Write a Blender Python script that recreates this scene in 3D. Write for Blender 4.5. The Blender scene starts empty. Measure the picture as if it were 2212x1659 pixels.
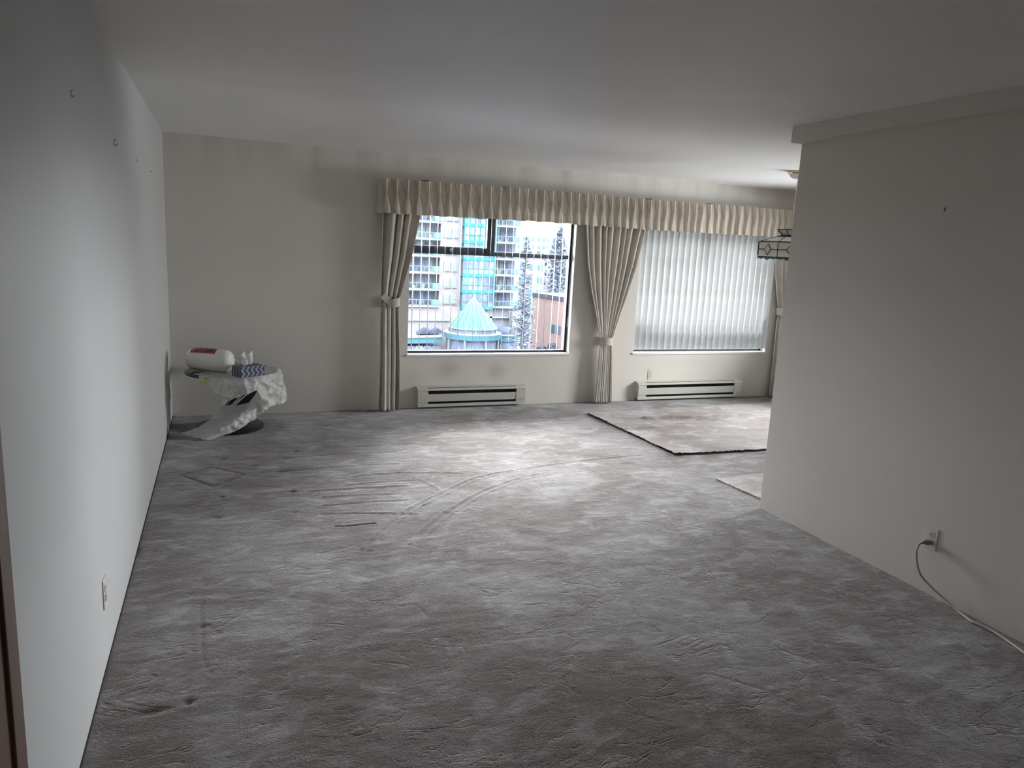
import bpy, bmesh, math, random
import numpy as np
from mathutils import Vector, Matrix, noise as mnoise
random.seed(7); rng = np.random.default_rng(7)
PI = math.pi
S = bpy.context.scene
C = S.collection

# ------------------------------------------------------------------ camera
cam_d = bpy.data.cameras.new('camera'); cam = bpy.data.objects.new('camera', cam_d); C.objects.link(cam)
cam_d.sensor_fit = 'HORIZONTAL'; cam_d.sensor_width = 36.0
cam_d.lens = 1582.806 / 2212 * 36.0
cam_d.clip_start = 0.02; cam_d.clip_end = 2000
R_ = Vector((0.93084609, -0.36211836, 0.04894743)); U_ = Vector((0.02212001, 0.18954639, 0.98162257)); F_ = Vector((0.36474136, 0.91265681, -0.18444858))
cam.matrix_world = Matrix(((R_.x, U_.x, -F_.x, 0.4413), (R_.y, U_.y, -F_.y, -7.03535), (R_.z, U_.z, -F_.z, 1.64437), (0, 0, 0, 1)))
S.camera = cam

# ------------------------------------------------------------------ world, light, exposure
SKY = 54.0
EXT = 34.0            # brightness an outdoor wall of albedo 1 shows under that sky
world = bpy.data.worlds.new('overcast_sky'); S.world = world; world.use_nodes = True
wn = world.node_tree.nodes; wl = world.node_tree.links
bg = wn['Background']; bg.inputs[1].default_value = SKY
tc = wn.new('ShaderNodeTexCoord'); nz = wn.new('ShaderNodeTexNoise'); nz.inputs['Scale'].default_value = 1.6; nz.inputs['Detail'].default_value = 3
cr = wn.new('ShaderNodeValToRGB'); cr.color_ramp.elements[0].position = .3; cr.color_ramp.elements[1].position = .7
cr.color_ramp.elements[0].color = (.90, .945, 1.0, 1); cr.color_ramp.elements[1].color = (.96, .98, 1.0, 1)
wl.new(tc.outputs['Generated'], nz.inputs['Vector']); wl.new(nz.outputs['Fac'], cr.inputs[0]); wl.new(cr.outputs[0], bg.inputs[0])
# overcast dome: the zenith is about three times as bright as the horizon
sx = wn.new('ShaderNodeSeparateXYZ'); wl.new(tc.outputs['Generated'], sx.inputs[0])
cl = wn.new('ShaderNodeClamp'); wl.new(sx.outputs['Z'], cl.inputs[0])
ma = wn.new('ShaderNodeMath'); ma.operation = 'MULTIPLY_ADD'; wl.new(cl.outputs[0], ma.inputs[0]); ma.inputs[1].default_value = 2*SKY; ma.inputs[2].default_value = SKY
wl.new(ma.outputs[0], bg.inputs[1])

def portal(name, loc, rot, sx, sy):
    l = bpy.data.lights.new(name, 'AREA'); l.shape = 'RECTANGLE'; l.size = sx; l.size_y = sy
    l.cycles.is_portal = True
    o = bpy.data.objects.new(name, l); o.location = loc; o.rotation_euler = rot; C.objects.link(o)
portal('window_daylight', (3.0, .24, 1.27), (-PI/2, 0, 0), 1.85, 1.55)
portal('window_daylight', (5.59, .24, 1.27), (-PI/2, 0, 0), 1.9, 1.55)
portal('window_daylight', (7.99, -1.75, 1.35), (0, PI/2, 0), 1.2, 1.3)

vs = S.view_settings
S.display_settings.display_device = 'sRGB'
vs.view_transform = 'Standard'; vs.look = 'None'; vs.gamma = 1.0; vs.exposure = 0.0; vs.use_curve_mapping = False
cy = S.cycles
cy.use_denoising = True
try: cy.denoiser = 'OPENIMAGEDENOISE'
except Exception: pass
cy.max_bounces = 8; cy.diffuse_bounces = 6; cy.glossy_bounces = 3; cy.transmission_bounces = 8; cy.transparent_max_bounces = 16
cy.sample_clamp_indirect = 6.0; cy.caustics_reflective = False; cy.caustics_refractive = False
cy.use_adaptive_sampling = True; cy.adaptive_threshold = 0.07

# ------------------------------------------------------------------ materials
def lin(c):
    return tuple(((v/255)/12.92 if v/255 <= .04045 else ((v/255+.055)/1.055)**2.4) for v in c)
def mat(name):
    m = bpy.data.materials.new(name); m.use_nodes = True
    nt = m.node_tree
    return m, nt, nt.nodes, nt.links, nt.nodes['Principled BSDF'], nt.nodes['Material Output']
def pm(name, col, rough=.6, metal=0., var=.06, scale=30., bump=0., bscale=200., spec=.5):
    m, nt, n, l, p, o = mat(name)
    p.inputs['Roughness'].default_value = rough; p.inputs['Metallic'].default_value = metal
    p.inputs['Specular IOR Level'].default_value = spec
    t = n.new('ShaderNodeTexCoord')
    z = n.new('ShaderNodeTexNoise'); z.inputs['Scale'].default_value = scale; z.inputs['Detail'].default_value = 3
    r = n.new('ShaderNodeValToRGB'); r.color_ramp.elements[0].position = .3; r.color_ramp.elements[1].position = .7
    r.color_ramp.elements[0].color = tuple(c*(1-var) for c in col)+(1,)
    r.color_ramp.elements[1].color = tuple(min(1, c*(1+var)) for c in col)+(1,)
    l.new(t.outputs['Object'], z.inputs['Vector']); l.new(z.outputs['Fac'], r.inputs[0]); l.new(r.outputs[0], p.inputs['Base Color'])
    if bump:
        z2 = n.new('ShaderNodeTexNoise'); z2.inputs['Scale'].default_value = bscale; z2.inputs['Detail'].default_value = 4
        b = n.new('ShaderNodeBump'); b.inputs['Strength'].default_value = bump; b.inputs['Distance'].default_value = .002
        l.new(t.outputs['Object'], z2.inputs['Vector']); l.new(z2.outputs['Fac'], b.inputs['Height']); l.new(b.outputs[0], p.inputs['Normal'])
    return m
def em(name, rgb, k=1., rough=.8, var=.07, scale=.6):
    """outdoor surface, colour given as it looks under the overcast sky, washed-out haze painted in"""
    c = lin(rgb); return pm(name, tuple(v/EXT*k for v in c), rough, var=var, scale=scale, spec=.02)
def fabric(name, col, trans=.3, rough=.9, bscale=900):
    m, nt, n, l, p, o = mat(name)
    p.inputs['Roughness'].default_value = rough; p.inputs['Specular IOR Level'].default_value = .15
    t = n.new('ShaderNodeTexCoord')
    w = n.new('ShaderNodeTexNoise'); w.inputs['Scale'].default_value = 6; w.inputs['Detail'].default_value = 5
    r = n.new('ShaderNodeValToRGB'); r.color_ramp.elements[0].position = .3; r.color_ramp.elements[1].position = .7
    r.color_ramp.elements[0].color = tuple(c*.9 for c in col)+(1,); r.color_ramp.elements[1].color = tuple(min(1, c*1.06) for c in col)+(1,)
    l.new(t.outputs['Object'], w.inputs['Vector']); l.new(w.outputs['Fac'], r.inputs[0]); l.new(r.outputs[0], p.inputs['Base Color'])
    z2 = n.new('ShaderNodeTexNoise'); z2.inputs['Scale'].default_value = bscale; z2.inputs['Detail'].default_value = 2
    b = n.new('ShaderNodeBump'); b.inputs['Strength'].default_value = .25; b.inputs['Distance'].default_value = .001
    l.new(t.outputs['Object'], z2.inputs['Vector']); l.new(z2.outputs['Fac'], b.inputs['Height']); l.new(b.outputs[0], p.inputs['Normal'])
    tr = n.new('ShaderNodeBsdfTranslucent'); l.new(r.outputs[0], tr.inputs['Color'])
    mx = n.new('ShaderNodeMixShader'); mx.inputs[0].default_value = trans
    l.new(p.outputs[0], mx.inputs[1]); l.new(tr.outputs[0], mx.inputs[2]); l.new(mx.outputs[0], o.inputs['Surface'])
    return m
def film(name, col, alpha, trans=.4, rough=.3):
    m, nt, n, l, p, o = mat(name)
    p.inputs['Base Color'].default_value = col+(1,); p.inputs['Roughness'].default_value = rough
    t = n.new('ShaderNodeTexCoord'); z = n.new('ShaderNodeTexNoise'); z.inputs['Scale'].default_value = 22; z.inputs['Detail'].default_value = 4; z.inputs['Distortion'].default_value = 1.5
    b = n.new('ShaderNodeBump'); b.inputs['Strength'].default_value = .6; b.inputs['Distance'].default_value = .01
    l.new(t.outputs['Object'], z.inputs['Vector']); l.new(z.outputs['Fac'], b.inputs['Height']); l.new(b.outputs[0], p.inputs['Normal'])
    tr = n.new('ShaderNodeBsdfTranslucent'); tr.inputs['Color'].default_value = col+(1,)
    m1 = n.new('ShaderNodeMixShader'); m1.inputs[0].default_value = trans
    tp = n.new('ShaderNodeBsdfTransparent'); m2 = n.new('ShaderNodeMixShader')
    rr = n.new('ShaderNodeMapRange'); rr.inputs['From Min'].default_value = .35; rr.inputs['From Max'].default_value = .65
    rr.inputs['To Min'].default_value = alpha-.1; rr.inputs['To Max'].default_value = min(1, alpha+.1)
    l.new(z.outputs['Fac'], rr.inputs['Value']); l.new(rr.outputs[0], m2.inputs[0])
    l.new(p.outputs[0], m1.inputs[1]); l.new(tr.outputs[0], m1.inputs[2])
    l.new(tp.outputs[0], m2.inputs[1]); l.new(m1.outputs[0], m2.inputs[2]); l.new(m2.outputs[0], o.inputs['Surface'])
    return m
def glass_thin(name, tint=(.965, .965, .96)):
    m, nt, n, l, p, o = mat(name); n.remove(p)
    tp = n.new('ShaderNodeBsdfTransparent'); tp.inputs[0].default_value = tint+(1,)
    g = n.new('ShaderNodeBsdfGlossy'); g.inputs['Roughness'].default_value = .02
    f = n.new('ShaderNodeFresnel'); f.inputs[0].default_value = 1.45
    mx = n.new('ShaderNodeMixShader'); l.new(f.outputs[0], mx.inputs[0]); l.new(tp.outputs[0], mx.inputs[1]); l.new(g.outputs[0], mx.inputs[2])
    l.new(mx.outputs[0], o.inputs['Surface']); return m

def wall_paint(name, col, marks=(), streaks=False, mottle=.03):
    """marks: (centre, radii, strength) soft soot stains and darker patches on the paint, in world coordinates"""
    m, nt, n, l, p, o = mat(name)
    p.inputs['Roughness'].default_value = .55; p.inputs['Specular IOR Level'].default_value = .25
    g = n.new('ShaderNodeNewGeometry')
    z = n.new('ShaderNodeTexNoise'); z.inputs['Scale'].default_value = 1.1; z.inputs['Detail'].default_value = 4
    l.new(g.outputs['Position'], z.inputs['Vector'])
    r = n.new('ShaderNodeValToRGB'); r.color_ramp.elements[0].position = .3; r.color_ramp.elements[1].position = .7
    r.color_ramp.elements[0].color = tuple(c*(1-mottle) for c in col)+(1,); r.color_ramp.elements[1].color = tuple(c*(1+mottle) for c in col)+(1,)
    l.new(z.outputs['Fac'], r.inputs[0])
    cur = r.outputs[0]
    def darken(cur, fac_socket, colour=(.55, .52, .48)):
        mx = n.new('ShaderNodeMix'); mx.data_type = 'RGBA'; mx.blend_type = 'MULTIPLY'
        l.new(fac_socket, mx.inputs[0]); l.new(cur, mx.inputs[6]); mx.inputs[7].default_value = colour+(1,)
        return mx.outputs[2]
    zn = n.new('ShaderNodeTexNoise'); zn.inputs['Scale'].default_value = 7; zn.inputs['Detail'].default_value = 3
    l.new(g.outputs['Position'], zn.inputs['Vector'])
    for (c, rad, s) in marks:
        mp = n.new('ShaderNodeMapping'); mp.vector_type = 'TEXTURE'
        mp.inputs['Location'].default_value = c; mp.inputs['Scale'].default_value = rad
        l.new(g.outputs['Position'], mp.inputs['Vector'])
        ln = n.new('ShaderNodeVectorMath'); ln.operation = 'LENGTH'; l.new(mp.outputs[0], ln.inputs[0])
        ad = n.new('ShaderNodeMath'); ad.operation = 'ADD'; l.new(ln.outputs['Value'], ad.inputs[0])
        sc = n.new('ShaderNodeMath'); sc.operation = 'MULTIPLY_ADD'; l.new(zn.outputs['Fac'], sc.inputs[0]); sc.inputs[1].default_value = .5; sc.inputs[2].default_value = -.25
        l.new(sc.outputs[0], ad.inputs[1])
        mr = n.new('ShaderNodeMapRange'); mr.interpolation_type = 'SMOOTHSTEP'
        mr.inputs['From Min'].default_value = 0.1; mr.inputs['From Max'].default_value = 1.15; mr.inputs['To Min'].default_value = s; mr.inputs['To Max'].default_value = 0
        l.new(ad.outputs[0], mr.inputs['Value'])
        cur = darken(cur, mr.outputs[0])
    if streaks:
        mp = n.new('ShaderNodeMapping'); mp.inputs['Scale'].default_value = (5, 5, .35); l.new(g.outputs['Position'], mp.inputs['Vector'])
        z3 = n.new('ShaderNodeTexNoise'); z3.inputs['Scale'].default_value = 1; z3.inputs['Detail'].default_value = 3; l.new(mp.outputs[0], z3.inputs['Vector'])
        sp = n.new('ShaderNodeSeparateXYZ'); l.new(g.outputs['Position'], sp.inputs[0])
        mr = n.new('ShaderNodeMapRange'); mr.inputs['From Min'].default_value = 2.05; mr.inputs['From Max'].default_value = 2.4; mr.inputs['To Min'].default_value = 0; mr.inputs['To Max'].default_value = .5
        l.new(sp.outputs['Z'], mr.inputs['Value'])
        m2 = n.new('ShaderNodeMapRange'); m2.inputs['From Min'].default_value = .42; m2.inputs['From Max'].default_value = .68; l.new(z3.outputs['Fac'], m2.inputs['Value'])
        mu = n.new('ShaderNodeMath'); mu.operation = 'MULTIPLY'; l.new(mr.outputs[0], mu.inputs[0]); l.new(m2.outputs[0], mu.inputs[1])
        cur = darken(cur, mu.outputs[0], (.7, .66, .62))
    l.new(cur, p.inputs['Base Color'])
    z2 = n.new('ShaderNodeTexNoise'); z2.inputs['Scale'].default_value = 160; z2.inputs['Detail'].default_value = 5
    b = n.new('ShaderNodeBump'); b.inputs['Strength'].default_value = .12; b.inputs['Distance'].default_value = .002
    l.new(g.outputs['Position'], z2.inputs['Vector']); l.new(z2.outputs['Fac'], b.inputs['Height']); l.new(b.outputs[0], p.inputs['Normal'])
    return m

def carpet_mat(name, dark, light, fold=1.0):
    m, nt, n, l, p, o = mat(name)
    p.inputs['Roughness'].default_value = .95; p.inputs['Specular IOR Level'].default_value = .1
    p.inputs['Sheen Weight'].default_value = .1; p.inputs['Sheen Roughness'].default_value = .3
    g = n.new('ShaderNodeNewGeometry')
    def noise(scale, detail=3, vec=None, dist=0., rough=.5):
        z = n.new('ShaderNodeTexNoise'); z.inputs['Scale'].default_value = scale; z.inputs['Detail'].default_value = detail
        z.inputs['Distortion'].default_value = dist; z.inputs['Roughness'].default_value = rough
        l.new(vec or g.outputs['Position'], z.inputs['Vector']); return z.outputs['Fac']
    def mapping(sx, sy, rz=0.):
        mp = n.new('ShaderNodeMapping'); mp.inputs['Scale'].default_value = (sx, sy, 1); mp.inputs['Rotation'].default_value = (0, 0, rz)
        l.new(g.outputs['Position'], mp.inputs['Vector']); return mp.outputs[0]
    def math_(op, a, b=None, c=None):
        q = n.new('ShaderNodeMath'); q.operation = op
        for i, v in enumerate((a, b, c)):
            if v is None: continue
            if isinstance(v, (int, float)): q.inputs[i].default_value = v
            else: l.new(v, q.inputs[i])
        return q.outputs[0]
    def rng_(v, a, b, c=0., d=1.):
        q = n.new('ShaderNodeMapRange'); q.interpolation_type = 'SMOOTHSTEP'
        for k, x in zip(('From Min', 'From Max', 'To Min', 'To Max'), (a, b, c, d)): q.inputs[k].default_value = x
        l.new(v, q.inputs['Value']); return q.outputs[0]
    # brushed pile: where the nap leans one way or the other
    big = noise(1.5, 4, None, .7, .55)
    mid = noise(1.0, 5, mapping(4.2, 7.5, .35), 1.0, .6)
    fine = noise(1.0, 3, mapping(14, 30, .15), .8, .6)
    fib = noise(420, 2)
    v = math_('ADD', rng_(big, .38, .66, 0, .50), rng_(mid, .48, .66, 0, .46))
    v = math_('ADD', v, rng_(fine, .4, .7, 0, .16))
    v = math_('ADD', v, math_('MULTIPLY_ADD', fib, 1.3, -.65)); v = math_('ADD', v, math_('MULTIPLY_ADD', noise(170, 2), 1.0, -.5))
    r = n.new('ShaderNodeValToRGB'); r.color_ramp.elements[0].position = 0; r.color_ramp.elements[1].position = 1
    r.color_ramp.elements[0].color = dark+(1,); r.color_ramp.elements[1].color = light+(1,)
    l.new(v, r.inputs[0]); l.new(r.outputs[0], p.inputs['Base Color'])
    # heights: curved creases where foot and furniture pushed the nap over, then the tufts
    def crease(vec, scale, dist, w, mscale, m0, m1):
        z = noise(scale, 3, vec, dist, .5)
        a = math_('ABSOLUTE', math_('SUBTRACT', z, .5))
        ln = rng_(a, 0, w, 1, 0)
        k = rng_(noise(mscale, 2), m0, m1)
        return math_('MULTIPLY', ln, k), z
    c1, z1 = crease(mapping(2.6, 5.2, .3), 1.0, .9, .022, 3.1, .50, .60)
    c2, z2 = crease(mapping(7, 13, -.2), 1.0, 1.1, .03, 4.3, .47, .60)
    c3, z3 = crease(mapping(13, 27, .1), 1.0, .8, .04, 5.0, .42, .55)
    h = math_('MULTIPLY', c1, -.0030*fold)
    h = math_('ADD', h, math_('MULTIPLY', c2, -.0020*fold))
    h = math_('ADD', h, math_('MULTIPLY', c3, -.0009*fold))
    h = math_('ADD', h, math_('MULTIPLY', noise(1.0, 5, mapping(9, 14, .2), .9, .6), .0065*fold))
    h = math_('ADD', h, math_('MULTIPLY', noise(1.0, 3, mapping(2.6, 4.6, .2), .9, .6), .011*fold))
    h = math_('ADD', h, math_('MULTIPLY', fib, .0022))
    h = math_('ADD', h, math_('MULTIPLY', noise(160, 2), .0028))
    b = n.new('ShaderNodeBump'); b.inputs['Strength'].default_value = 1.0; b.inputs['Distance'].default_value = 1.0
    l.new(h, b.inputs['Height']); l.new(b.outputs[0], p.inputs['Normal'])
    # cut pile: fibre tips catch light at grazing angles
    sh = n.new('ShaderNodeBsdfSheen'); sh.inputs['Roughness'].default_value = .30
    mxc = n.new('ShaderNodeMix'); mxc.data_type = 'RGBA'; l.new(v, mxc.inputs[0]); mxc.inputs[6].default_value = (.39, .39, .41, 1); mxc.inputs[7].default_value = (.80, .83, .89, 1)
    l.new(mxc.outputs[2], sh.inputs['Color']); l.new(b.outputs[0], sh.inputs['Normal'])
    ad = n.new('ShaderNodeAddShader'); l.new(p.outputs[0], ad.inputs[0]); l.new(sh.outputs[0], ad.inputs[1]); l.new(ad.outputs[0], o.inputs['Surface'])
    return m

M = {}
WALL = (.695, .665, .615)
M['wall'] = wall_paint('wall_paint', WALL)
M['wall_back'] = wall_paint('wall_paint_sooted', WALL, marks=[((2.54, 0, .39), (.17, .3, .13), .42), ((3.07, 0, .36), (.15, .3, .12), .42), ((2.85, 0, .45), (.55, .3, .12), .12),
      ((5.6, 0, .45), (.7, .3, .12), .14), ((2.15, 0, .2), (.22, .3, .3), .22), ((1.25, 0, 2.3), (.05, .3, .2), .12), ((4.1, 0, .15), (.14, .3, .35), .15)], streaks=True)  # soot above the heaters, darker patches low beside the curtains
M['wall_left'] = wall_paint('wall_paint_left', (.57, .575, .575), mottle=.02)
M['ceiling'] = wall_paint('ceiling_paint', (.85, .85, .84), mottle=.05)
M['carpet'] = carpet_mat('carpet_pile', (.122, .101, .091), (.252, .235, .225))
M['rug'] = carpet_mat('rug_pile', (.22, .185, .165), (.42, .38, .36), fold=.5)
M['rug_edge'] = pm('rug_backing', (.035, .022, .02), .95, var=.5, scale=80)
M['dark_gap'] = pm('dark_gap', (.02, .016, .014), .9)
M['bronze'] = pm('dark_bronze_aluminium', (.028, .036, .048), .45, .3, .1, 20)
M['white_gloss'] = pm('white_sill_paint', (.80, .80, .80), .4, var=.03)
M['glass'] = glass_thin('window_glass')
M['slat_open'] = fabric('vinyl_slat', (.50, .50, .50), .04, .5)
M['slat_shut'] = fabric('vinyl_slat_translucent', (.80, .82, .82), .10, .5)
M['curtain'] = fabric('curtain_cloth', (.66, .625, .56), .12)
M['valance'] = fabric('valance_cloth', (.66, .60, .515), .20)
M['heater'] = pm('heater_enamel', (.56, .55, .50), .45, .0, .04, 15)
M['heater_dark'] = pm('heater_fins', (.012, .013, .017), .6)
M['plate'] = pm('almond_plastic', (.66, .62, .56), .4, var=.02)
M['slot'] = pm('outlet_slot', (.02, .018, .018), .7)
M['steel'] = pm('steel', (.55, .55, .55), .3, 1.)
M['cord'] = pm('cord_plastic', (.50, .455, .42), .5)
M['plug'] = pm('plug_plastic', (.26, .22, .20), .5)
M['black'] = pm('black_lacquer', (.012, .013, .018), .3)
M['chrome'] = pm('chrome', (.7, .7, .7), .12, 1.)
M['top_glass'] = None
M['film'] = film('milky_plastic_film', (.84, .84, .83), .88, .3)
M['film_tail'] = film('milky_plastic_film_doubled', (.86, .86, .85), .95, .25)
M['film_bag'] = film('thin_plastic_bag', (.72, .72, .70), .5, .3)
M['jug'] = pm('milky_jug_plastic', (.78, .77, .73), .35, var=.03, scale=8)
M['red'] = pm('red_label', (.30, .035, .055), .4, var=.15, scale=60)
M['label_blue'] = pm('label_blue', (.05, .07, .2), .5)
M['white_print'] = pm('white_print', (.75, .7, .7), .5)
M['tissue'] = fabric('tissue_paper', (.88, .87, .85), .4)
M['yellow'] = pm('yellow_tape', (.55, .50, .05), .5)
M['nail'] = pm('nail_metal', (.06, .055, .05), .4, .6)
M['brass'] = pm('brass', (.62, .5, .26), .25, 1.)
M['came'] = pm('lead_came', (.02, .028, .028), .45, .5)
M['lamp_glass'] = fabric('white_opal_glass', (.72, .69, .65), .35, .2)
M['lamp_green'] = fabric('green_stained_glass', (.02, .085, .075), .4, .15)
M['lamp_teal'] = fabric('teal_stained_glass', (.09, .30, .30), .5, .15)
M['lamp_clear'] = fabric('clear_textured_glass', (.86, .88, .88), .5, .15)
M['wood'] = None

def box_glass():
    m, nt, n, l, p, o = mat('smoked_table_glass')
    p.inputs['Base Color'].default_value = (.07, .10, .095, 1); p.inputs['Roughness'].default_value = .06
    p.inputs['Alpha'].default_value = .75
    return m
M['top_glass'] = box_glass()
def wood_mat():
    m, nt, n, l, p, o = mat('dark_walnut_trim')
    t = n.new('ShaderNodeTexCoord'); mp = n.new('ShaderNodeMapping'); mp.inputs['Scale'].default_value = (30, 30, 1.5)
    z = n.new('ShaderNodeTexNoise'); z.inputs['Scale'].default_value = 2; z.inputs['Detail'].default_value = 6; z.inputs['Distortion'].default_value = 1
    r = n.new('ShaderNodeValToRGB'); r.color_ramp.elements[0].color = (.09, .048, .035, 1); r.color_ramp.elements[1].color = (.20, .125, .10, 1)
    l.new(t.outputs['Object'], mp.inputs[0]); l.new(mp.outputs[0], z.inputs['Vector']); l.new(z.outputs['Fac'], r.inputs[0]); l.new(r.outputs[0], p.inputs['Base Color'])
    p.inputs['Roughness'].default_value = .4
    return m
M['wood'] = wood_mat()
def hex_paper():
    """tissue carton print: stacked chevrons in dark, mid and pale blue (object coordinates, metres)"""
    m, nt, n, l, p, o = mat('chevron_print')
    t = n.new('ShaderNodeTexCoord'); s = n.new('ShaderNodeSeparateXYZ'); l.new(t.outputs['Object'], s.inputs[0])
    def mt(op, a, b=None, c=None):
        q = n.new('ShaderNodeMath'); q.operation = op
        for i, v in enumerate((a, b, c)):
            if v is None: continue
            if isinstance(v, (int, float)): q.inputs[i].default_value = v
            else: l.new(v, q.inputs[i])
        return q.outputs[0]
    u = mt('ADD', s.outputs['X'], s.outputs['Y'])           # runs along whichever side is seen
    per = .042
    zig = mt('ABSOLUTE', mt('SUBTRACT', mt('FRACT', mt('MULTIPLY', s.outputs['Z'], 1/.056)), .5))
    a = mt('FRACT', mt('ADD', mt('MULTIPLY', u, 1/per), mt('MULTIPLY', zig, 1.1)))
    row = mt('FRACT', mt('MULTIPLY', s.outputs['Z'], 1/.028))
    r = n.new('ShaderNodeValToRGB'); r.color_ramp.interpolation = 'CONSTANT'
    e = r.color_ramp.elements
    e[0].position = 0; e[0].color = (.018, .025, .06, 1); e[1].position = .42; e[1].color = (.24, .28, .36, 1)
    x = e.new(.50); x.color = (.34, .40, .44, 1); x = e.new(.78); x.color = (.10, .13, .24, 1)
    l.new(a, r.inputs[0])
    z = n.new('ShaderNodeTexNoise'); z.inputs['Scale'].default_value = 90; l.new(t.outputs['Object'], z.inputs['Vector'])
    mx = n.new('ShaderNodeMix'); mx.data_type = 'RGBA'; mx.blend_type = 'MULTIPLY'; mx.inputs[0].default_value = .3
    l.new(r.outputs[0], mx.inputs[6]); l.new(z.outputs['Color'], mx.inputs[7]); l.new(mx.outputs[2], p.inputs['Base Color'])
    p.inputs['Roughness'].default_value = .5
    return m
M['carton'] = hex_paper()

# ------------------------------------------------------------------ geometry helpers
class MB:
    def __init__(s): s.v = []; s.f = []; s.m = []
    def add(s, vs_, fs, mi=0):
        o = len(s.v); s.v += [tuple(v) for v in vs_]; s.f += [tuple(i+o for i in f) for f in fs]; s.m += [mi]*len(fs); return s
    def box(s, x0, x1, y0, y1, z0, z1, mi=0):
        return s.add([(x0,y0,z0),(x1,y0,z0),(x1,y1,z0),(x0,y1,z0),(x0,y0,z1),(x1,y0,z1),(x1,y1,z1),(x0,y1,z1)],
                     [(0,3,2,1),(4,5,6,7),(0,1,5,4),(1,2,6,5),(2,3,7,6),(3,0,4,7)], mi)
    def prism(s, poly, axis, a, b, mi=0):
        """closed polygon (2D) pushed along an axis from a to b"""
        n = len(poly)
        def P(p, t):
            return {'x': (t, p[0], p[1]), 'y': (p[0], t, p[1]), 'z': (p[0], p[1], t)}[axis]
        vs_ = [P(p, a) for p in poly]+[P(p, b) for p in poly]
        return s.add(vs_, [tuple(range(n))[::-1], tuple(range(n, 2*n))]+[(i, (i+1) % n, n+(i+1) % n, n+i) for i in range(n)], mi)
    def grid(s, pts, mi=0, close_u=False, close_v=False):
        nu = len(pts); nv = len(pts[0]); vs_ = [p for row in pts for p in row]; fs = []
        for i in range(nu if close_u else nu-1):
            for j in range(nv if close_v else nv-1):
                a = i*nv+j; b = ((i+1) % nu)*nv+j; c = ((i+1) % nu)*nv+(j+1) % nv; d = i*nv+(j+1) % nv
                fs.append((a, b, c, d))
        return s.add(vs_, fs, mi)
    def lathe(s, prof, n=32, c=(0,0,0), M4=None, mi=0, squash=1.):
        rows = []
        for (r, z) in prof:
            row = []
            for k in range(n):
                t = 2*PI*k/n; v = Vector((r*math.cos(t), r*math.sin(t)*squash, z))
                if M4: v = M4 @ v
                row.append((v.x+c[0], v.y+c[1], v.z+c[2]))
            rows.append(row)
        s.grid(rows, mi, close_v=True)
        o = len(s.v)-len(prof)*n
        s.f.append(tuple(o+k for k in range(n))[::-1]); s.m.append(mi)
        s.f.append(tuple(o+(len(prof)-1)*n+k for k in range(n))); s.m.append(mi)
        return s
    def tube(s, pts, r, n=8, mi=0, radii=None):
        pts = [Vector(p) for p in pts]; rows = []
        up = Vector((0, 0, 1)); prev = None
        for i, p in enumerate(pts):
            t = (pts[min(i+1, len(pts)-1)]-pts[max(i-1, 0)]).normalized()
            if prev is None:
                a = t.orthogonal().normalized()
            else:
                a = (prev-t*prev.dot(t)).normalized()
            prev = a; b = t.cross(a); rr = radii[i] if radii else r
            rows.append([tuple(p+a*(rr*math.cos(2*PI*k/n))+b*(rr*math.sin(2*PI*k/n))) for k in range(n)])
        s.grid(rows, mi, close_v=True)
        o = len(s.v)-len(pts)*n
        s.f.append(tuple(o+k for k in range(n))[::-1]); s.m.append(mi)
        s.f.append(tuple(o+(len(pts)-1)*n+k for k in range(n))); s.m.append(mi)
        return s
    def build(s, name, mats, parent=None, smooth=False, bevel=0., solid=0., sub=0, weld=False, loc=None, auto=None):
        me = bpy.data.meshes.new(name); me.from_pydata(s.v, [], s.f)
        if not isinstance(mats, (list, tuple)): mats = [mats]
        for m_ in mats: me.materials.append(m_)
        if len(mats) > 1: me.polygons.foreach_set('material_index', s.m)
        bm = bmesh.new(); bm.from_mesh(me)
        if weld: bmesh.ops.remove_doubles(bm, verts=bm.verts, dist=1e-5)
        bmesh.ops.recalc_face_normals(bm, faces=bm.faces); bm.to_mesh(me); bm.free()
        if smooth: me.polygons.foreach_set('use_smooth', [True]*len(me.polygons))
        if auto is not None:
            me.polygons.foreach_set('use_smooth', [True]*len(me.polygons)); me.set_sharp_from_angle(angle=math.radians(auto))
        o = bpy.data.objects.new(name, me); C.objects.link(o)
        if parent: o.parent = parent
        if loc: o.location = loc
        if bevel:
            b = o.modifiers.new('bevel', 'BEVEL'); b.width = bevel; b.segments = 2; b.limit_method = 'ANGLE'; b.angle_limit = math.radians(40)
        if solid:
            b = o.modifiers.new('solid', 'SOLIDIFY'); b.thickness = solid; b.offset = 0
        if sub:
            b = o.modifiers.new('sub', 'SUBSURF'); b.levels = sub; b.render_levels = sub
        return o
def tag(o, label=None, cat=None, group=None, kind=None):
    if label: o['label'] = label
    if cat: o['category'] = cat
    if group: o['group'] = group
    if kind: o['kind'] = kind
    return o
def empty(name, loc=(0,0,0), rz=0.):
    o = bpy.data.objects.new(name, None); o.empty_display_size = .1; C.objects.link(o); o.location = loc; o.rotation_euler = (0, 0, rz); return o
def struct(o, label, cat): return tag(o, label, cat, kind='structure')
def link_copy(o, parent=None, loc=None):
    c = o.copy(); C.objects.link(c)
    if parent is not None: c.parent = parent
    if loc is not None: c.location = loc
    return c
def copy_tree(o, parent=None):
    c = o.copy(); C.objects.link(c); c.parent = parent
    for ch in list(o.children): copy_tree(ch, c)
    return c
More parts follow.
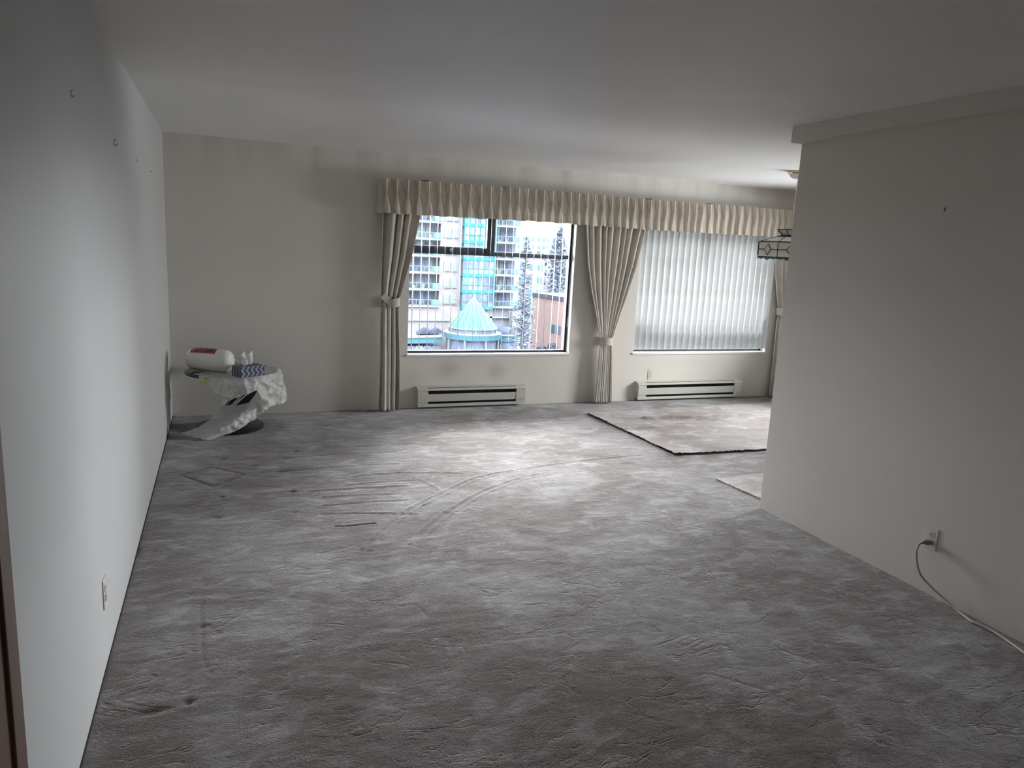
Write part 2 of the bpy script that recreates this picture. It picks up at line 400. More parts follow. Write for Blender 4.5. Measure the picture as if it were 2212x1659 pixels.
def catmull(pts, n):
    P = [np.array(p, float) for p in pts]; P = [2*P[0]-P[1]]+P+[2*P[-1]-P[-2]]; out = []
    segs = len(P)-3
    for k in range(n+1):
        t = k/n*segs; i = min(int(t), segs-1); t -= i; p0, p1, p2, p3 = P[i:i+4]
        out.append(.5*((2*p1)+(-p0+p2)*t+(2*p0-5*p1+4*p2-p3)*t*t+(-p0+3*p1-3*p2+p3)*t**3))
    return out
def surf(ctrl, nu, nv):
    rows = [catmull(r, nv) for r in ctrl]
    cols = [catmull([r[j] for r in rows], nu) for j in range(nv+1)]
    return [[cols[j][i] for j in range(nv+1)] for i in range(nu+1)]
def seg_dist(X, Y, a, b):
    ax, ay = a; bx, by = b; dx, dy = bx-ax, by-ay; L2 = dx*dx+dy*dy+1e-12
    t = np.clip(((X-ax)*dx+(Y-ay)*dy)/L2, 0, 1); return np.hypot(X-(ax+t*dx), Y-(ay+t*dy))
def path_dist(X, Y, pts):
    d = np.full(X.shape, 9e9)
    for a, b in zip(pts[:-1], pts[1:]): d = np.minimum(d, seg_dist(X, Y, a, b))
    return d

# ------------------------------------------------------------------ room shell
H = 2.44; XR = 3.769; YR = -3.298; YB = -11.0; XD = 7.75; ZW0, ZW1 = .54, 2.02
W1 = (2.122, 3.895); W2 = (4.680, 6.515)
def floor_mesh():
    xs = np.concatenate([np.arange(0, 4.3, .0105), np.arange(4.3, XD, .03), [XD]])
    ys = np.concatenate([np.arange(YB, -5.7, .12), np.arange(-5.7, -.6, .0105), np.arange(-.6, 0, .02), [0.]])
    X, Y = np.meshgrid(xs, ys, indexing='ij'); Z = np.zeros_like(X)
    G = rng.normal(size=(60, 60))
    def lowf(sx, sy, seed, amp):
        r = np.random.default_rng(seed); g = r.normal(size=(80, 80)); u = (X*sx) % 79; v = ((Y+10)*sy) % 79
        i = u.astype(int); j = v.astype(int); fu = u-i; fv = v-j; fu = fu*fu*(3-2*fu); fv = fv*fv*(3-2*fv)
        i2 = (i+1) % 80; j2 = (j+1) % 80
        return amp*((g[i, j]*(1-fu)+g[i2, j]*fu)*(1-fv)+(g[i, j2]*(1-fu)+g[i2, j2]*fu)*fv)
    Z += lowf(1.6, 2.2, 1, .0022)+lowf(5, 8, 2, .0012)+lowf(11, 19, 3, .0008)
    def groove(pts, w, d, smooth_n=30):
        nonlocal Z
        if len(pts) > 2: pts = [tuple(p) for p in catmull(pts, smooth_n)]
        dd = path_dist(X, Y, pts); Z = Z+d*np.exp(-(dd/w)**2)-.35*d*np.exp(-((dd-1.9*w)/w)**2)
    arc1 = [(1.119,-3.295),(1.16,-3.209),(1.449,-2.801),(1.807,-2.485),(2.118,-2.247),(2.526,-2.132),(3.043,-2.032),(3.719,-1.972)]
    arc2 = [(1.38,-3.30),(1.463,-3.15),(1.698,-2.863),(2.052,-2.542),(2.449,-2.321),(2.662,-2.256)]
    groove(arc1, .012, .005); groove([(x+.035, y-.03) for x, y in arc1[:6]], .011, .0035)
    groove(arc2, .012, .005); groove([(x+.04, y-.035) for x, y in arc2], .011, .004)
    groove([(1.604,-2.712),(1.777,-2.478),(1.682,-2.149)], .012, .004)
    for a, b in [((.86,-1.49),(1.714,-1.48)),((.8,-1.80),(1.643,-1.798)),((1.065,-2.064),(1.594,-2.02)),((1.594,-2.02),(2.046,-2.142)),((.96,-2.277),(1.592,-2.317)),
                 ((1.022,-2.413),(1.466,-2.453)),((1.002,-2.567),(1.528,-2.588)),((.984,-2.711),(1.526,-2.845)),((1.3,-1.3),(1.9,-1.27)),((1.2,-2.2),(1.75,-2.22))]:
        groove([a, ((a[0]+b[0])/2, (a[1]+b[1])/2+.012), b], .014, .0045, 12)
    groove([(1.021,-2.943),(1.111,-2.958),(1.247,-2.956)], .008, -.010)
    groove([(.887,-3.296),(1.079,-3.24)], .009, -.003)
    rect = [(.148,-1.765),(.353,-2.052),(.545,-1.832),(.349,-1.613),(.148,-1.765)]
    dd = path_dist(X, Y, rect); Z -= .006*np.exp(-(dd/.012)**2)
    for p in [[(1.171,-3.981),(1.213,-3.97),(1.246,-4.012),(1.272,-4.12)],[(1.803,-4.273),(1.851,-4.27),(2.008,-4.31)],[(.32,-3.648),(.335,-4.102),(.358,-4.262),(.383,-4.318)],
              [(2.153,-4.86),(2.221,-4.857),(2.307,-4.95),(2.39,-5.039)],[(1.45,-3.62),(1.5,-3.6),(1.58,-3.66)],[(1.6,-3.2),(1.72,-3.18),(1.85,-3.22)]]:
        groove(p, .0065, -.0038)
    for r in (.03, .05, .07):
        dd = np.abs(np.hypot(X-2.139, (Y+4.498))-r); Z -= .003*np.exp(-(dd/.008)**2)
    # dents where table and sofa legs stood
    for (x, y), w, d in [((.41,-2.277),.020,.018),((.389,-2.642),.020,.014),((.82,-2.647),.020,.014),((.838,-2.278),.022,.016),((.212,-3.013),.022,.012),
                      ((.42,-1.43),.022,.014),((.628,-1.651),.022,.014),((.939,-1.335),.022,.013),((.735,-1.133),.022,.013),((.968,-.965),.022,.012),
                      ((.297,-4.458),.018,.020),((.337,-3.924),.022,.009),((.637,-4.18),.03,.008),((.39,-4.006),.022,.007),((3.562,-5.049),.012,.006),((3.361,-5.048),.014,.007)]:
        q = ((X-x)/w)**2+((Y-y)/w)**2; d *= .65; Z += -d*np.exp(-q)+.25*d*np.exp(-((X-x)/w/1.5)**2-((Y-y+1.8*w)/w)**2)
    q = ((X-.19-.9*(Y+4.47))/.055)**2+((Y+4.479)/.018)**2; Z -= .009*np.exp(-q)
    Z -= .0005
    edge = np.minimum(X, -Y); Z = np.where(edge < .012, 0, Z); Z = np.minimum(Z, .0045)
    nx, ny = X.shape; v = np.stack([X, Y, Z], -1).reshape(-1, 3)
    idx = np.arange(nx*ny).reshape(nx, ny)
    f = np.stack([idx[:-1, :-1], idx[1:, :-1], idx[1:, 1:], idx[:-1, 1:]], -1).reshape(-1, 4)
    me = bpy.data.meshes.new('floor'); me.vertices.add(len(v)); me.vertices.foreach_set('co', v.ravel())
    me.loops.add(f.size); me.loops.foreach_set('vertex_index', f.ravel().astype(np.int32))
    me.polygons.add(len(f)); me.polygons.foreach_set('loop_start', np.arange(0, f.size, 4, dtype=np.int32))
    me.polygons.foreach_set('use_smooth', np.ones(len(f), bool)); me.update(); me.validate()
    me.materials.append(M['carpet'])
    o = bpy.data.objects.new('floor', me); C.objects.link(o); return o
struct(floor_mesh(), 'worn taupe wall-to-wall carpet with brushed marks and furniture dents', 'floor')
struct(MB().box(-.02, XD+.2, YB-.2, .2, -.25, -.03).build('trim_1', M['dark_gap']), 'concrete slab under the carpet', 'subfloor')
struct(MB().box(-.2, XD+.2, YB-.2, .2, H, H+.15).build('ceiling', M['ceiling']), 'plain white painted ceiling with soft roller marks', 'ceiling')

def wall_y(y0, y1, x0, x1, holes, z0=0., z1=H):
    b = MB(); xs = [x0]
    for (a, c, d, e) in holes:
        b.box(xs[-1], a, y0, y1, z0, z1); b.box(a, c, y0, y1, z0, d); b.box(a, c, y0, y1, e, z1); xs.append(c)
    b.box(xs[-1], x1, y0, y1, z0, z1); return b
struct(wall_y(0, .2, -.2, XD+.2, [(W1[0], W1[1], ZW0, ZW1), (W2[0], W2[1], ZW0, ZW1)]).build('wall_back', M['wall_back'], weld=True),
       'greige back wall with two windows and soot marks above the heaters', 'wall')
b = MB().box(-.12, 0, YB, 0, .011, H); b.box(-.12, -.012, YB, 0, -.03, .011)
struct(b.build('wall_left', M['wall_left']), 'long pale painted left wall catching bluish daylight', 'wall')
struct(MB().box(-.010, .0035, -5.33, 0, -.002, .009).build('gap_shade_left', M['dark_gap']), 'dark strip standing in for the shade where carpet meets left wall', 'shade strip')  # dark strip added to imitate the gap's shadow; the wall has no baseboard
struct(MB().box(XR, XR+.12, YB, YR, -.02, H).build('wall_partition', M['wall'], bevel=.002), 'grey-beige partition wall ending at a clean corner', 'wall')
struct(MB().box(XR-.0805, XR+.16, YB, YR+.006, 2.347, H).build('trim_2', M['wall'], bevel=.002), 'shallow boxed soffit along the top of the partition', 'soffit')
struct(MB().box(XR+.12, XD+.2, -4.7, -4.58, -.02, H).build('wall_dining', M['wall']), 'dining area side wall behind the partition', 'wall')
b = MB()
for (y0, y1, z0, z1) in [(-4.7, -2.35, -.02, H), (-1.15, 0, -.02, H), (-2.35, -1.15, -.02, .80), (-2.35, -1.15, 1.90, H)]: b.box(XD, XD+.2, y0, y1, z0, z1)
struct(b.build('wall_right', M['wall'], weld=True), 'far right dining wall with a small window', 'wall')
struct(MB().box(-.2, XR+.2, YB-.15, YB, -.02, H).build('wall_front', M['wall']), 'wall behind the viewer', 'wall')

# door casing at the near end of the left wall
d1 = empty('door_1', (0, -5.4, 0)); struct(d1, 'dark walnut door and casing at the near left edge', 'door')
MB().box(0, .018, -5.405+5.4, -5.327+5.4, 0, 2.08).build('casing', M['wood'], d1, bevel=.003)
MB().box(0, .018, -6.4+5.4, -6.32+5.4, 0, 2.08).build('casing', M['wood'], d1, bevel=.003)
MB().box(0, .018, -6.4+5.4, -5.327+5.4, 2.08, 2.16).build('casing', M['wood'], d1, bevel=.003)
dl = MB().box(.001, .010, -6.32+5.4, -5.405+5.4, .005, 2.08).build('door_leaf', M['wood'], d1)
MB().lathe([(.012, 0), (.012, .03), (.027, .04), (.03, .055), (.02, .07), (.002, .072)], 16, (.010, -.84, .95), Matrix.Rotation(PI/2, 4, 'Y')).build('knob', M['brass'], dl, smooth=True)

# ------------------------------------------------------------------ windows
def window(name, X0, X1, label, latch):
    w = empty(name, (X0, .085, ZW0)); struct(w, label, 'window')
    L = X1-X0; hh = ZW1-ZW0; m = M['bronze']; Y0, Y1 = 0, .045
    b = MB()
    b.box(0, .024, Y0, Y1, 0, hh); b.box(L-.026, L, Y0, Y1, 0, hh); b.box(0, L, Y0, Y1, 0, .030); b.box(0, L, Y0, Y1, hh-.03, hh)
    b.box(.024, L-.026, Y0+.004, Y1, .995, 1.040)                    # transom
    b.box(.851, .902, Y0, Y1, 1.04, hh-.03)                          # mullion between the upper lights
    b.build('window_frame', m, w, bevel=.002)
    s = MB()                                                          # the opening left sash stands proud and is heavier
    for (x0, x1, z0, z1) in [(.026, .85, .995, 1.072), (.026, .06, 1.072, hh-.032), (.815, .85, 1.072, hh-.032), (.026, .85, hh-.065, hh-.032)]:
        s.box(x0, x1, Y0-.006, Y0+.03, z0, z1)
    sash = s.build('sash', m, w, bevel=.002)
    if latch:
        MB().box(.425, .447, Y0-.022, Y0-.006, 1.030, 1.055).add([(.43, Y0-.02, 1.035), (.442, Y0-.02, 1.035), (.436, Y0-.02, .998), (.43, Y0-.008, 1.035), (.442, Y0-.008, 1.035), (.436, Y0-.008, .998)],
            [(0,1,2),(5,4,3),(0,3,4,1),(1,4,5,2),(2,5,3,0)]).build('latch', M['steel'], sash, bevel=.001)
    for (x0, x1, z0, z1) in [(.026, L-.026, .03, .995), (.055, .82, 1.07, hh-.06), (.90, L-.026, 1.04, hh-.03)]:
        MB().box(x0, x1, .02, .024, z0, z1).build('pane', M['glass'], w)
    MB().box(-.008, L+.008, -.100, .0, -.016, .008).build('sill', M['white_gloss'], w, bevel=.005)
    r = MB(); r.box(0.0005, .004, -.084, 0, .008, hh); r.box(L-.004, L-.0005, -.084, 0, .008, hh); r.box(0, L, -.084, 0, hh-.004, hh)
    r.build('reveal_lining', M['white_gloss'], w)
    return w
window('window_1', W1[0], W1[1], 'dark bronze framed window with white sill, blind slats open on the street view', True)
window('window_2', W2[0], W2[1], 'dark framed window with white sill hidden behind shut white blind', False)
w3 = empty('window_3', (XD+.08, -2.35, .80)); struct(w3, 'small side window out of view in the dining area', 'window')
b = MB()
for (a, c, d, e) in [(0, .04, 0, 1.1), (1.16, 1.2, 0, 1.1), (.58, .62, 0, 1.1), (0, 1.2, 0, .04), (0, 1.2, 1.06, 1.1)]: b.box(0, .05, a, c, d, e)
b.build('window_frame', M['bronze'], w3)
for a, c in ((.04, .58), (.62, 1.16)): MB().box(.02, .024, a, c, .04, 1.06).build('pane', M['glass'], w3)

# ------------------------------------------------------------------ vertical blinds
def slat_mb(width, h, curve):
    b = MB(); n = 8; rows = []
    for zz in (0, h):
        rows.append([((i/n-.5)*width, curve*(1-(2*i/n-1)**2), zz) for i in range(n+1)])
    return b.grid(rows)
def blind(x0, x1, n, angle, mname, label, pulls, curve):
    t = empty('vertical_blind', (x0, .036, 0)); tag(t, label, 'blind', 'vertical blinds in the windows')
    h = 1.405
    s0 = slat_mb(.089, h, curve).build('slat', M[mname], t, smooth=True, solid=.0008)
    s0.location = (0, 0, .577); s0.rotation_euler = (0, 0, angle(0))
    for i in range(1, n):
        s = link_copy(s0, t, ((x1-x0)*i/(n-1), 0, .577)); s.rotation_euler = (0, 0, angle(i))
    MB().box(-.03, x1-x0+.03, -.022, .022, 1.982, 2.018).build('headrail', M['white_gloss'], t)
    if pulls:
        xx = pulls-x0
        c = MB()
        for dx in (-.006, .004): c.tube([(xx+dx+.004*math.sin(z_*9), -.05, z_) for z_ in np.linspace(2.0, .93, 14)], .0014, 6)
        c.build('pull_cord', M['white_gloss'], t, smooth=True)
        b = MB(); b.lathe([(.002, .115), (.007, .105), (.0095, .07), (.0105, .02), (.006, .002), (.001, 0)], 14, (xx-.006, -.05, .825))
        b.build('cord_tassel', M['plate'], t, smooth=True)
    return t
rr = random.Random(3); jit = [math.radians(rr.uniform(-1.5, 1.5)) for _ in range(40)]
blind(2.171, 3.838, 22, lambda i: math.radians(90-20)+jit[i]+(math.radians(-9) if i == 18 else 0), 'slat_open', 'white vertical blind turned open edge-on over the left street-view window', 3.853, .0015)
blind(4.728, 6.475, 22, lambda i: math.radians(-15)+jit[i+5]*.8, 'slat_shut', 'white vertical blind shut and glowing over the right window', None, .009)

# ------------------------------------------------------------------ curtains and valance
def curtain(X, label, keys, folds, tie_z, tie_x, yb, amp, tab=None, seed=0, x_extra=0):
    """keys: (z, left, right, fold depth); drawn up by a tieback"""
    r = random.Random(seed); t = empty('curtain', (X, 0, 0)); tag(t, label, 'curtain', 'tied-back curtains beside the windows')
    zs = [k[0] for k in keys]
    nz, nu = 90, folds*14
    ph = [r.uniform(-.25, .25) for _ in range(folds+2)]; wd = [r.uniform(.75, 1.25) for _ in range(folds+2)]
    rows = []
    for i in range(nz+1):
        z = zs[0]+(zs[-1]-zs[0])*i/nz
        Lx = float(np.interp(z, zs[::-1], [k[1] for k in keys][::-1])); Rx = float(np.interp(z, zs[::-1], [k[2] for k in keys][::-1])); A = float(np.interp(z, zs[::-1], [k[3] for k in keys][::-1]))
        row = []
        for j in range(nu+1):
            s = j/nu; fpos = s*folds; k = int(fpos)
            u = fpos+.12*math.sin(2*PI*fpos*.37+seed)
            c = math.cos(2*PI*u)
            c = math.copysign(abs(c)**.7, c)
            a = A*wd[min(k, folds)]
            y = yb-a*c*.5-a*.10*math.cos(4*PI*u+ph[k])
            x = Lx+(Rx-Lx)*s+.004*math.sin(z*3+fpos*1.7)*(1 if 0 < s < 1 else 0)+.18*a*math.sin(2*PI*u)
            row.append((x-X, y, z))
        rows.append(row)
    MB().grid(rows).build('cloth_panel', M['curtain'], t, smooth=True, solid=.003)
    # tieback band
    cx = (tie_x[0]+tie_x[1])/2-X; rx = (tie_x[1]-tie_x[0])/2+.010; ry = .062; b = []
    slope = tab[2] if tab else 0.
    for zz in (-.042, -.04, .04, .042):
        b.append([(cx+rx*math.cos(q), yb+ry*math.sin(q), tie_z+zz*.98+slope*(-math.cos(q)*rx)) for q in np.linspace(0, 2*PI, 41)[:-1]])
    m = MB().grid(b, close_v=True)
    if tab:
        x0, x1, sl = tab; yy = yb-ry*.75
        pts = [(x0-X, tie_z+.045), (x0+.035-X, tie_z+.09), (x1-X, tie_z+.04), (x1-X, tie_z-.04), (x0+.045-X, tie_z+.01)]
        m.prism([(p[0], p[1]) for p in pts], 'y', yy, yy+.004)
    m.build('tieback', M['curtain'], t, solid=.003)
    return t
curtain(1.83, 'cream curtain left of the street-view window, drawn to its left by a pointed tieback',
        [(2.16, 1.825, 2.23, .075), (1.87, 1.827, 2.195, .07), (1.5, 1.827, 2.125, .06), (1.2, 1.828, 2.045, .05), (1.06, 1.832, 2.008, .042), (.9, 1.827, 2.012, .06), (.5, 1.822, 2.03, .075), (.012, 1.815, 2.038, .085)],
        4, 1.06, (1.90, 2.008), -.085, .07, tab=(1.826, 1.93, -.25), seed=1)
curtain(4.28, 'cream curtain between the two windows gathered at the waist like an hourglass',
        [(2.16, 3.93, 4.68, .06), (1.87, 3.950, 4.642, .06), (1.5, 4.0, 4.575, .055), (1.2, 4.07, 4.495, .045), (.95, 4.145, 4.42, .035), (.69, 4.216, 4.352, .026), (.5, 4.213, 4.37, .04), (.012, 4.203, 4.395, .055)],
        9, .69, (4.222, 4.348), -.085, .06, seed=5)
curtain(6.60, 'cream curtain right of the shut blind, partly hidden by the partition',
        [(2.16, 6.38, 6.86, .07), (1.87, 6.385, 6.86, .065), (1.5, 6.44, 6.86, .055), (1.2, 6.51, 6.86, .05), (1.04, 6.56, 6.85, .04), (.9, 6.545, 6.85, .055), (.5, 6.55, 6.86, .07), (.012, 6.555, 6.87, .08)],
        5, 1.04, (6.565, 6.80), -.085, .07, seed=9)

PLEATS = [1.853, 1.951, 2.055, 2.16, 2.252, 2.355, 2.458, 2.559, 2.66, 2.767, 2.865, 2.964, 3.06, 3.157, 3.249, 3.332, 3.42, 3.52, 3.615, 3.717, 3.809,
          3.906, 3.997, 4.094, 4.192, 4.285, 4.378, 4.459, 4.56, 4.656, 4.759, 4.85, 4.949, 5.048, 5.128, 5.222, 5.303, 5.412, 5.509, 5.607, 5.712, 5.81, 5.918, 6.025, 6.119, 6.214, 6.31, 6.4, 6.491,
          6.59, 6.688, 6.786, 6.885, 6.983, 7.08, 7.178]
def valance():
    t = empty('valance', (1.8, 0, 2.2)); tag(t, 'long cream pinch-pleated valance across both windows', 'valance')
    r = random.Random(11); x0, x1 = 1.806, 7.23; n = 2200; nv = 36; yf = -.150; ztop, zbot = 2.203, 1.892
    pl = [(p, r.uniform(.85, 1.2), r.uniform(-.004, .004), r.uniform(-.006, .006)) for p in PLEATS]
    pa = np.array([p[0] for p in pl]); rows = []
    def prof(x, v):
        k = int(np.argmin(np.abs(pa-x))); px, am, sh, tw = pl[k]
        pinch = .40
        c = px+sh*min(1, v/pinch)+(tw+.005)*max(0, (v-pinch)/(1-pinch)); u = x-c
        def sm(e0, e1, t): t = min(1, max(0, (t-e0)/(e1-e0))); return t*t*(3-2*t)
        if v < pinch:
            q = v/pinch; hw = .027*(1-q)**.9+.0085
            e = 1-sm(.75, 1.15, abs(u)/hw)
            fingers = .5+.5*math.cos(u/hw*PI*1.9)                               # three fingers fanning out above the pinch
            d = am*e*((.010+.016*q)+(.013*(1-q*.6))*fingers)
            d -= .004*math.exp(-((abs(u)/hw-1.25)/.2)**2)
        else:
            q = (v-pinch)/(1-pinch); hw = .0085+.024*sm(0, .75, q)
            e = 1-sm(.45, 1.25, abs(u)/hw)
            d = am*e*(.029-.010*q)+.004*q*math.sin((x-px)*75+k*1.3)
            d -= .007*(1-.6*q)*math.exp(-((u/hw+1.15)/.28)**2)
            d -= .004*(1-q)*math.exp(-((u/hw-1.2)/.3)**2)
        d -= .007*math.exp(-((v-pinch)/.022)**2)*math.exp(-(u/.018)**2)
        return d
    for i in range(n+1):
        x = x0+(x1-x0)*i/n; row = []
        for j in range(nv+1):
            v = j/nv; z = ztop+(zbot-ztop)*v+.0035*math.sin(x*31)*v+.004*math.sin(x*2.3)
            d = prof(x, v)
            row.append((x-1.8, yf-d-.010*v, z-2.2))
        rows.append(row)
    # return at the left end
    ret = []
    for i in range(9):
        q = i/8
        ret.append([(x0-.006*math.sin(PI*q)-.018*v_-1.8, -.004+(yf+.004)*q-.006*v_, ztop+(zbot-ztop)*v_-2.2) for v_ in [j/nv for j in range(nv+1)]])
    # blend the front edge onto the return
    for i in range(10):
        q = i/9
        for j in range(nv+1):
            p = rows[i][j]; e = ret[-1][j]; rows[i][j] = (p[0]*q+e[0]*(1-q), p[1]*q+e[1]*(1-q), p[2])
    MB().grid(ret[:-1]+rows).build('pleated_cloth', M['valance'], t, smooth=True)
    # turned hem: a second layer of cloth inside the lower edge
    hem = []
    for i in range(0, n+1, 4):
        hem.append([(rows[i][j][0], rows[i][j][1]+.004, rows[i][j][2]) for j in range(nv-7, nv+1)])
    MB().grid(hem).build('hem', M['valance'], t, smooth=True)
    MB().box(.02, x1-1.8, -.146, -.140, -.02, .0).box(.02, x1-1.8, -.14, 0, -.012, -.006).build('mounting_board', M['white_gloss'], t)
    for xb in (2.23, 3.02, 3.82, 4.65, 5.42):
        MB().box(xb-1.8-.028, xb-1.8+.028, -.158, -.06, .002, .009).build('bracket', M['nail'], t, bevel=.001)
valance()

# ------------------------------------------------------------------ baseboard heaters
def heater(x0, x1, label):
    L = x1-x0; t = empty('baseboard_heater', (x0, 0, 0)); tag(t, label, 'heater', 'electric baseboard heaters under the windows')
    e = .105; m = M['heater']
    MB().box(.002, L-.002, -.012, -.001, .022, .222).build('back_panel', m, t)
    MB().prism([(-.001, .226), (-.001, .218), (-.062, .198), (-.074, .186), (-.076, .192), (-.066, .203)], 'x', -.004, L+.004).build('top_cover', m, t)
    MB().prism([(-.072, .150), (-.064, .152), (-.060, .078), (-.068, .074)], 'x', e, L-e).build('front_panel', m, t, bevel=.001)
    MB().prism([(-.001, .018), (-.001, .026), (-.058, .030), (-.058, .050), (-.064, .050), (-.066, .020)], 'x', 0, L).build('bottom_rail', m, t, bevel=.001)
    for s in (0, 1):
        a, c = (0, e) if s == 0 else (L-e, L)
        b = MB().prism([(-.001, .018), (-.001, .224), (-.062, .197), (-.070, .188), (-.070, .160), (-.066, .020)], 'x', a, c)
        cap = b.build('end_cap', m, t, bevel=.0015)
        g = MB().box(a-.0015, c+.0005, -.0745, -.069, .076, .160)
        g.build('cap_plate', m, cap, bevel=.001)
        MB().lathe([(.0035, 0), (.0035, .002), (.001, .003)], 10, ((a+c)/2, -.066, .040), Matrix.Rotation(PI/2, 4, 'X')).build('screw', M['slot'], cap)
    f = MB()
    f.box(e, L-e, -.050, -.013, .024, .212)
    for k in range(int((L-2*e)/.011)):
        f.box(e+.003+k*.011, e+.0045+k*.011, -.060, -.050, .055, .196)
    f.build('heating_fins', M['heater_dark'], t)
heater(2.226, 3.384, 'beige baseboard heater under the street-view window')
heater(4.752, 6.168, 'longer beige baseboard heater under the shut white blind')

# ------------------------------------------------------------------ outlets
def outlet(loc, rz, label, zoom=1.):
    """wall plate facing local -Y"""
    t = empty('power_outlet', loc, rz); tag(t, label, 'outlet', 'wall power outlets')
    w, h = .070*zoom, .115*zoom
    b = MB(); pts = []
    b.box(-w/2, w/2, -.0045, 0, -h/2, h/2); b.build('cover_plate', M['plate'], t, bevel=.0028)
    for s in (1, -1):
        c = s*.0197
        prof = [(.0172*math.cos(a)*1.0, c+max(-.0128, min(.0128, .0172*math.sin(a)))) for a in np.linspace(0, 2*PI, 25)[:-1]]
        rc = MB().prism(prof, 'y', -.0068, -.003).build('receptacle', M['plate'], t)
        q = MB(); q.box(-.0078, -.0052, -.0075, -.0066, c-.001, c+.0085); q.box(.0050, .0074, -.0075, -.0066, c, c+.0078)
        q.lathe([(.0027, 0), (.0027, .0009)], 12, (0, -.0066, c-.0075), Matrix.Rotation(PI/2, 4, 'X')); q.build('slot', M['slot'], rc)
    MB().lathe([(.0032, 0), (.0028, .0012), (.001, .0015)], 12, (0, -.0045, 0), Matrix.Rotation(PI/2, 4, 'X')).build('screw', M['steel'], t)
    return t
outlet((1.623, 0, .280), 0, 'almond power outlet on the back wall left of the left curtain')
outlet((4.935, 0, .294), 0, 'almond power outlet on the back wall just above the longer heater')
outlet((0, -4.106, .289), PI/2, 'almond power outlet on the left wall nearest the viewer')
outlet((0, -.262, .262), PI/2, 'power outlet on the left wall in the far corner by the round table')
outlet((XR, -4.556, .293), -PI/2, 'almond power outlet on the partition with a cord plugged in')

# power cord with its plug
pc = empty('extension_cord', (XR, -4.556, .273)); tag(pc, 'grey-brown power cord plugged in the partition outlet and trailing on the carpet', 'cord')
def rel(pts, o): return [(p[0]-o[0], p[1]-o[1], p[2]-o[2]) for p in pts]
O = (XR, -4.556, .273)
b = MB().prism([(-.012, .011), (-.012, -.011), (.012, -.011), (.012, .011)], 'x', -.038, -.008)
b.lathe([(.0115, 0), (.009, .012), (.006, .02), (.0045, .034)], 12, (-.036, 0, .0), Matrix.Rotation(-PI/2, 4, 'Y'))
b.build('plug', M['plug'], pc, bevel=.002)
pts = [(XR-.045, -4.556, .273), (XR-.075, -4.553, .268), (XR-.092, -4.556, .24), (XR-.094, -4.562, .205), (XR-.083, -4.57, .150), (XR-.065, -4.582, .107), (XR-.048, -4.615, .075), (XR-.037, -4.665, .048), (XR-.033, -4.72, .028), (XR-.036, -4.775, .013), (XR-.048, -4.83, .007),
       (3.708, -4.875, .008), (3.712, -4.91, .009), (3.716, -4.957, .009), (3.707, -5.018, .009), (3.688, -5.086, .009), (3.670, -5.143, .009), (3.61, -5.28, .009), (3.5, -5.5, .005), (3.36, -5.8, .005), (3.3, -6.3, .005)]
MB().tube([tuple(p) for p in catmull(rel(pts, O), 110)], .0052, 10).build('cable', M['cord'], pc, smooth=True)

# ------------------------------------------------------------------ picture hooks, nails
def hook(loc, rz, size, label):
    t = empty('picture_hook', loc, rz); tag(t, label, 'hook', 'picture hooks left in the walls')
    b = MB(); b.box(-.0045*size, .0045*size, -.0012, 0, -.012*size, .016*size)
    b.build('hook_plate', M['nail'], t)
    MB().tube([(0, -.001, -.010*size), (0, -.006*size, -.017*size), (0, -.012*size, -.015*size), (0, -.014*size, -.006*size)], .0018*size, 6).build('hook_arm', M['nail'], t, smooth=True)
    MB().tube([(0, .002, .008*size), (0, -.011*size, .019*size)], .0014*size, 6).lathe([(.003*size, 0), (.003*size, .001)], 8, (0, -.011*size, .019*size), Matrix.Rotation(PI/3, 4, 'X')).build('nail', M['steel'], t)
hook((0, -4.189, 2.058), PI/2, .62, 'metal picture hook on the left wall nearest the viewer')
hook((0, -3.168, 2.017), PI/2, .85, 'larger metal picture hook, middle one on the left wall')
hook((0, -2.197, 2.022), PI/2, .55, 'small picture hook on the left wall nearest the back corner')
hook((XR, -4.345, 1.927), -PI/2, .62, 'picture hook alone on the partition wall')
def nail(loc, rz, label):
    t = tag(MB().tube([(0, .002, 0), (0, -.009, .003)], .0014, 6).lathe([(.0028, 0), (.0028, .0012)], 8, (0, -.009, .003), Matrix.Rotation(PI/2, 4, 'X')).build('wall_nail', M['nail']), label, 'nail')
    t.location = loc; t.rotation_euler = (0, 0, rz)
nail((1.254, 0, 2.093), 0, 'tiny nail left in the back wall above and left of the left outlet')
nail((0, -1.334, 2.021), PI/2, 'tiny nail in the left wall close to the back corner')

